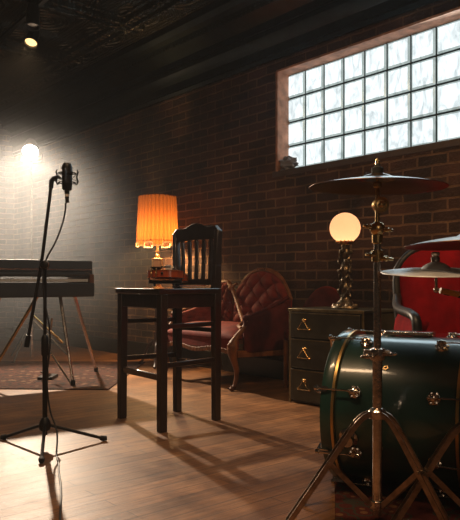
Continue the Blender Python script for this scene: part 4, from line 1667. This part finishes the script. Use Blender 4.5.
b.lathe([(0.010, -0.018), (0.026, -0.016), (0.026, -0.004), (0.026, 0.010), (0.010, 0.012)], 24, tc_, (0, -1, 0))
b.lathe([(0.018, 0.008), (0.022, 0.010), (0.022, 0.016), (0.017, 0.017), (0.016, 0.012)], 24, tc_, (0, -1, 0), cap=False)
b.lathe([(0.009, 0.010), (0.011, 0.020), (0.004, 0.023)], 14, tc_, (0, -1, 0))
obj('tilter', b, M_BRASS, cs)
zc = zz(184)
b = MB().tube([(0, 0, zz(206)), (0, 0, zz(158))], 0.005, 10)
b.lathe([(0.012, zz(188)), (0.014, zz(187)), (0.014, zz(183)), (0.010, zz(182))], 14)
b.lathe([(0.003, zz(160)), (0.0075, zz(161)), (0.0075, zz(164)), (0.004, zz(165))], 10)
obj('cymbal_rod', b, M_BRASS, cs)
b = MB().lathe([(0.014, zz(176.5)), (0.020, zz(175.5)), (0.020, zz(168)), (0.012, zz(167)), (0.009, zz(164))], 16)
obj('felt', b, M_RUBBER, cs)
cy = tag(obj('cymbal', cymbal_mesh(0.225, 0.055, 0.026), M_CYMBAL, solid=0.0016), 'large dark bronze crash cymbal on the tall cymbal stand', 'cymbal')
cy.location = (QX, QY, zz(187.5))
cy.rotation_euler = (radians(1.0), radians(0.6), 0)

# second stand, at the right edge
SX, SY = 0.785, 2.08
c2 = thing('cymbal_stand', 'chrome double cymbal stand at the right edge of the photo', 'cymbal stand', (SX, SY, 0))
b = MB().tube([(0, 0, 0.03), (0, 0, 0.62)], 0.0155, 14)
obj('lower_tube', b, M_CHROME, c2)
b = MB().tube([(0, 0, 0.60), (0, 0, zz(236, SY))], 0.0115, 12)
obj('upper_tube', b, M_CHROME, c2)
tripod(c2, zz(424, SY), 0.065, 0.27, (182, 305, 40), 0.0155)
pb = px(436.5, 290, SY - 0.02) - Vector((SX, SY, 0))
b = MB().tube([(0, 0, zz(298, SY)), pb + Vector((0.012, 0, -0.002))], 0.0095, 12)
ba = obj('boom_arm', b, M_STICK, c2, label='amber boom arm with black bands')
b = MB()
for f in (0.18, 0.55, 0.86):
    p = Vector((0, 0, zz(298, SY))).lerp(pb, 1 - f)
    q = Vector((0, 0, zz(298, SY))).lerp(pb, 1 - f - 0.14)
    b.tube([p, q], 0.0102, 12)
obj('grip_band', b, M_RUBBER, ba)
b = MB().lathe([(0.012, zz(304, SY)), (0.022, zz(303, SY)), (0.022, zz(292, SY)), (0.012, zz(291, SY))], 14)
wingnut(b, (0.0, -0.02, zz(298, SY)), (0.2, -1, 0), 0.018)
obj('boom_clamp', b, M_CHROME, c2)
b = MB().tube([pb + Vector((0.004, 0, -0.004)), pb + Vector((-0.001, 0, 0.01)), px(436, 254, SY - 0.02) - Vector((SX, SY, 0))], 0.0045, 10)
b.ball(pb, 0.010, 10)
p = px(435.5, 262, SY - 0.02) - Vector((SX, SY, 0))
b.lathe([(0.014, 0.0), (0.014, 0.014), (0.010, 0.018), (0.013, 0.022), (0.013, 0.030), (0.006, 0.032)], 14, p)
obj('cymbal_clutch', b, M_CHROME, c2)
cy = tag(obj('cymbal', cymbal_mesh(0.172, 0.040, 0.012), M_CYMBALS, solid=0.0016), 'bright silvery cymbal seen edge-on in front of the crimson armchair', 'cymbal')
cy.location = px(436, 272.5, SY - 0.02)
cy.rotation_euler = (radians(5.5), radians(-0.8), 0)
cy = tag(obj('cymbal', cymbal_mesh(0.225, 0.055, 0.026), M_CYMBAL, solid=0.0016), 'dark cymbal above the silvery cymbal cut by the right edge', 'cymbal')
cy.location = (SX, SY, zz(245, SY))
cy.rotation_euler = (radians(-1.5), radians(-1.2), 0)
b = MB().lathe([(0.012, zz(247, SY)), (0.014, zz(246.5, SY)), (0.014, zz(245, SY)), (0.006, zz(244.5, SY))], 12)
b.tube([(0, 0, zz(246, SY)), (0, 0, zz(226, SY))], 0.004, 8)
b.lathe([(0.012, zz(236, SY)), (0.016, zz(235, SY)), (0.016, zz(231, SY)), (0.006, zz(229, SY))], 12)
obj('cymbal_rod', b, M_CHROME, c2)

# ------------------------------------------------------------------ things on the window sill
b = MB()
rr_ = random.Random(3)


def crump(u, v):
    a, t = 2 * pi * u, pi * v
    r = 0.062 * (1 + 0.22 * sin(5 * a + 3 * t) + 0.18 * sin(9 * t + 2 * a))
    return Vector((1.35 * r * sin(t) * cos(a), 0.8 * r * sin(t) * sin(a), 0.050 - 0.85 * r * cos(t)))


b.grid(crump, 24, 14)
rg = tag(obj('crumpled_rag', b, M_CLOTH), 'crumpled grey rag on the left end of the window sill', 'rag')
rg.location = wl(0.085, 0.05, WZ0 + 0.006)
rg.rotation_euler = (0, 0, WALL_RZ)
sx_ = px(466, 131, 4.0)
t_ = (sx_ - P0).dot(TX)
bx = thing('small_box', 'small dark box on the window sill at the right edge', 'box', wl(t_ + 0.02, 0.03, WZ0 + 0.003), WALL_RZ)
b = MB().box((0, 0, 0.035), (0.10, 0.07, 0.07))
obj('body', b, M_BLACK, bx, bevel=0.004)
b = MB().box((0, 0, 0.074), (0.104, 0.074, 0.012))
obj('lid', b, M_BLACKM, bx, bevel=0.003)
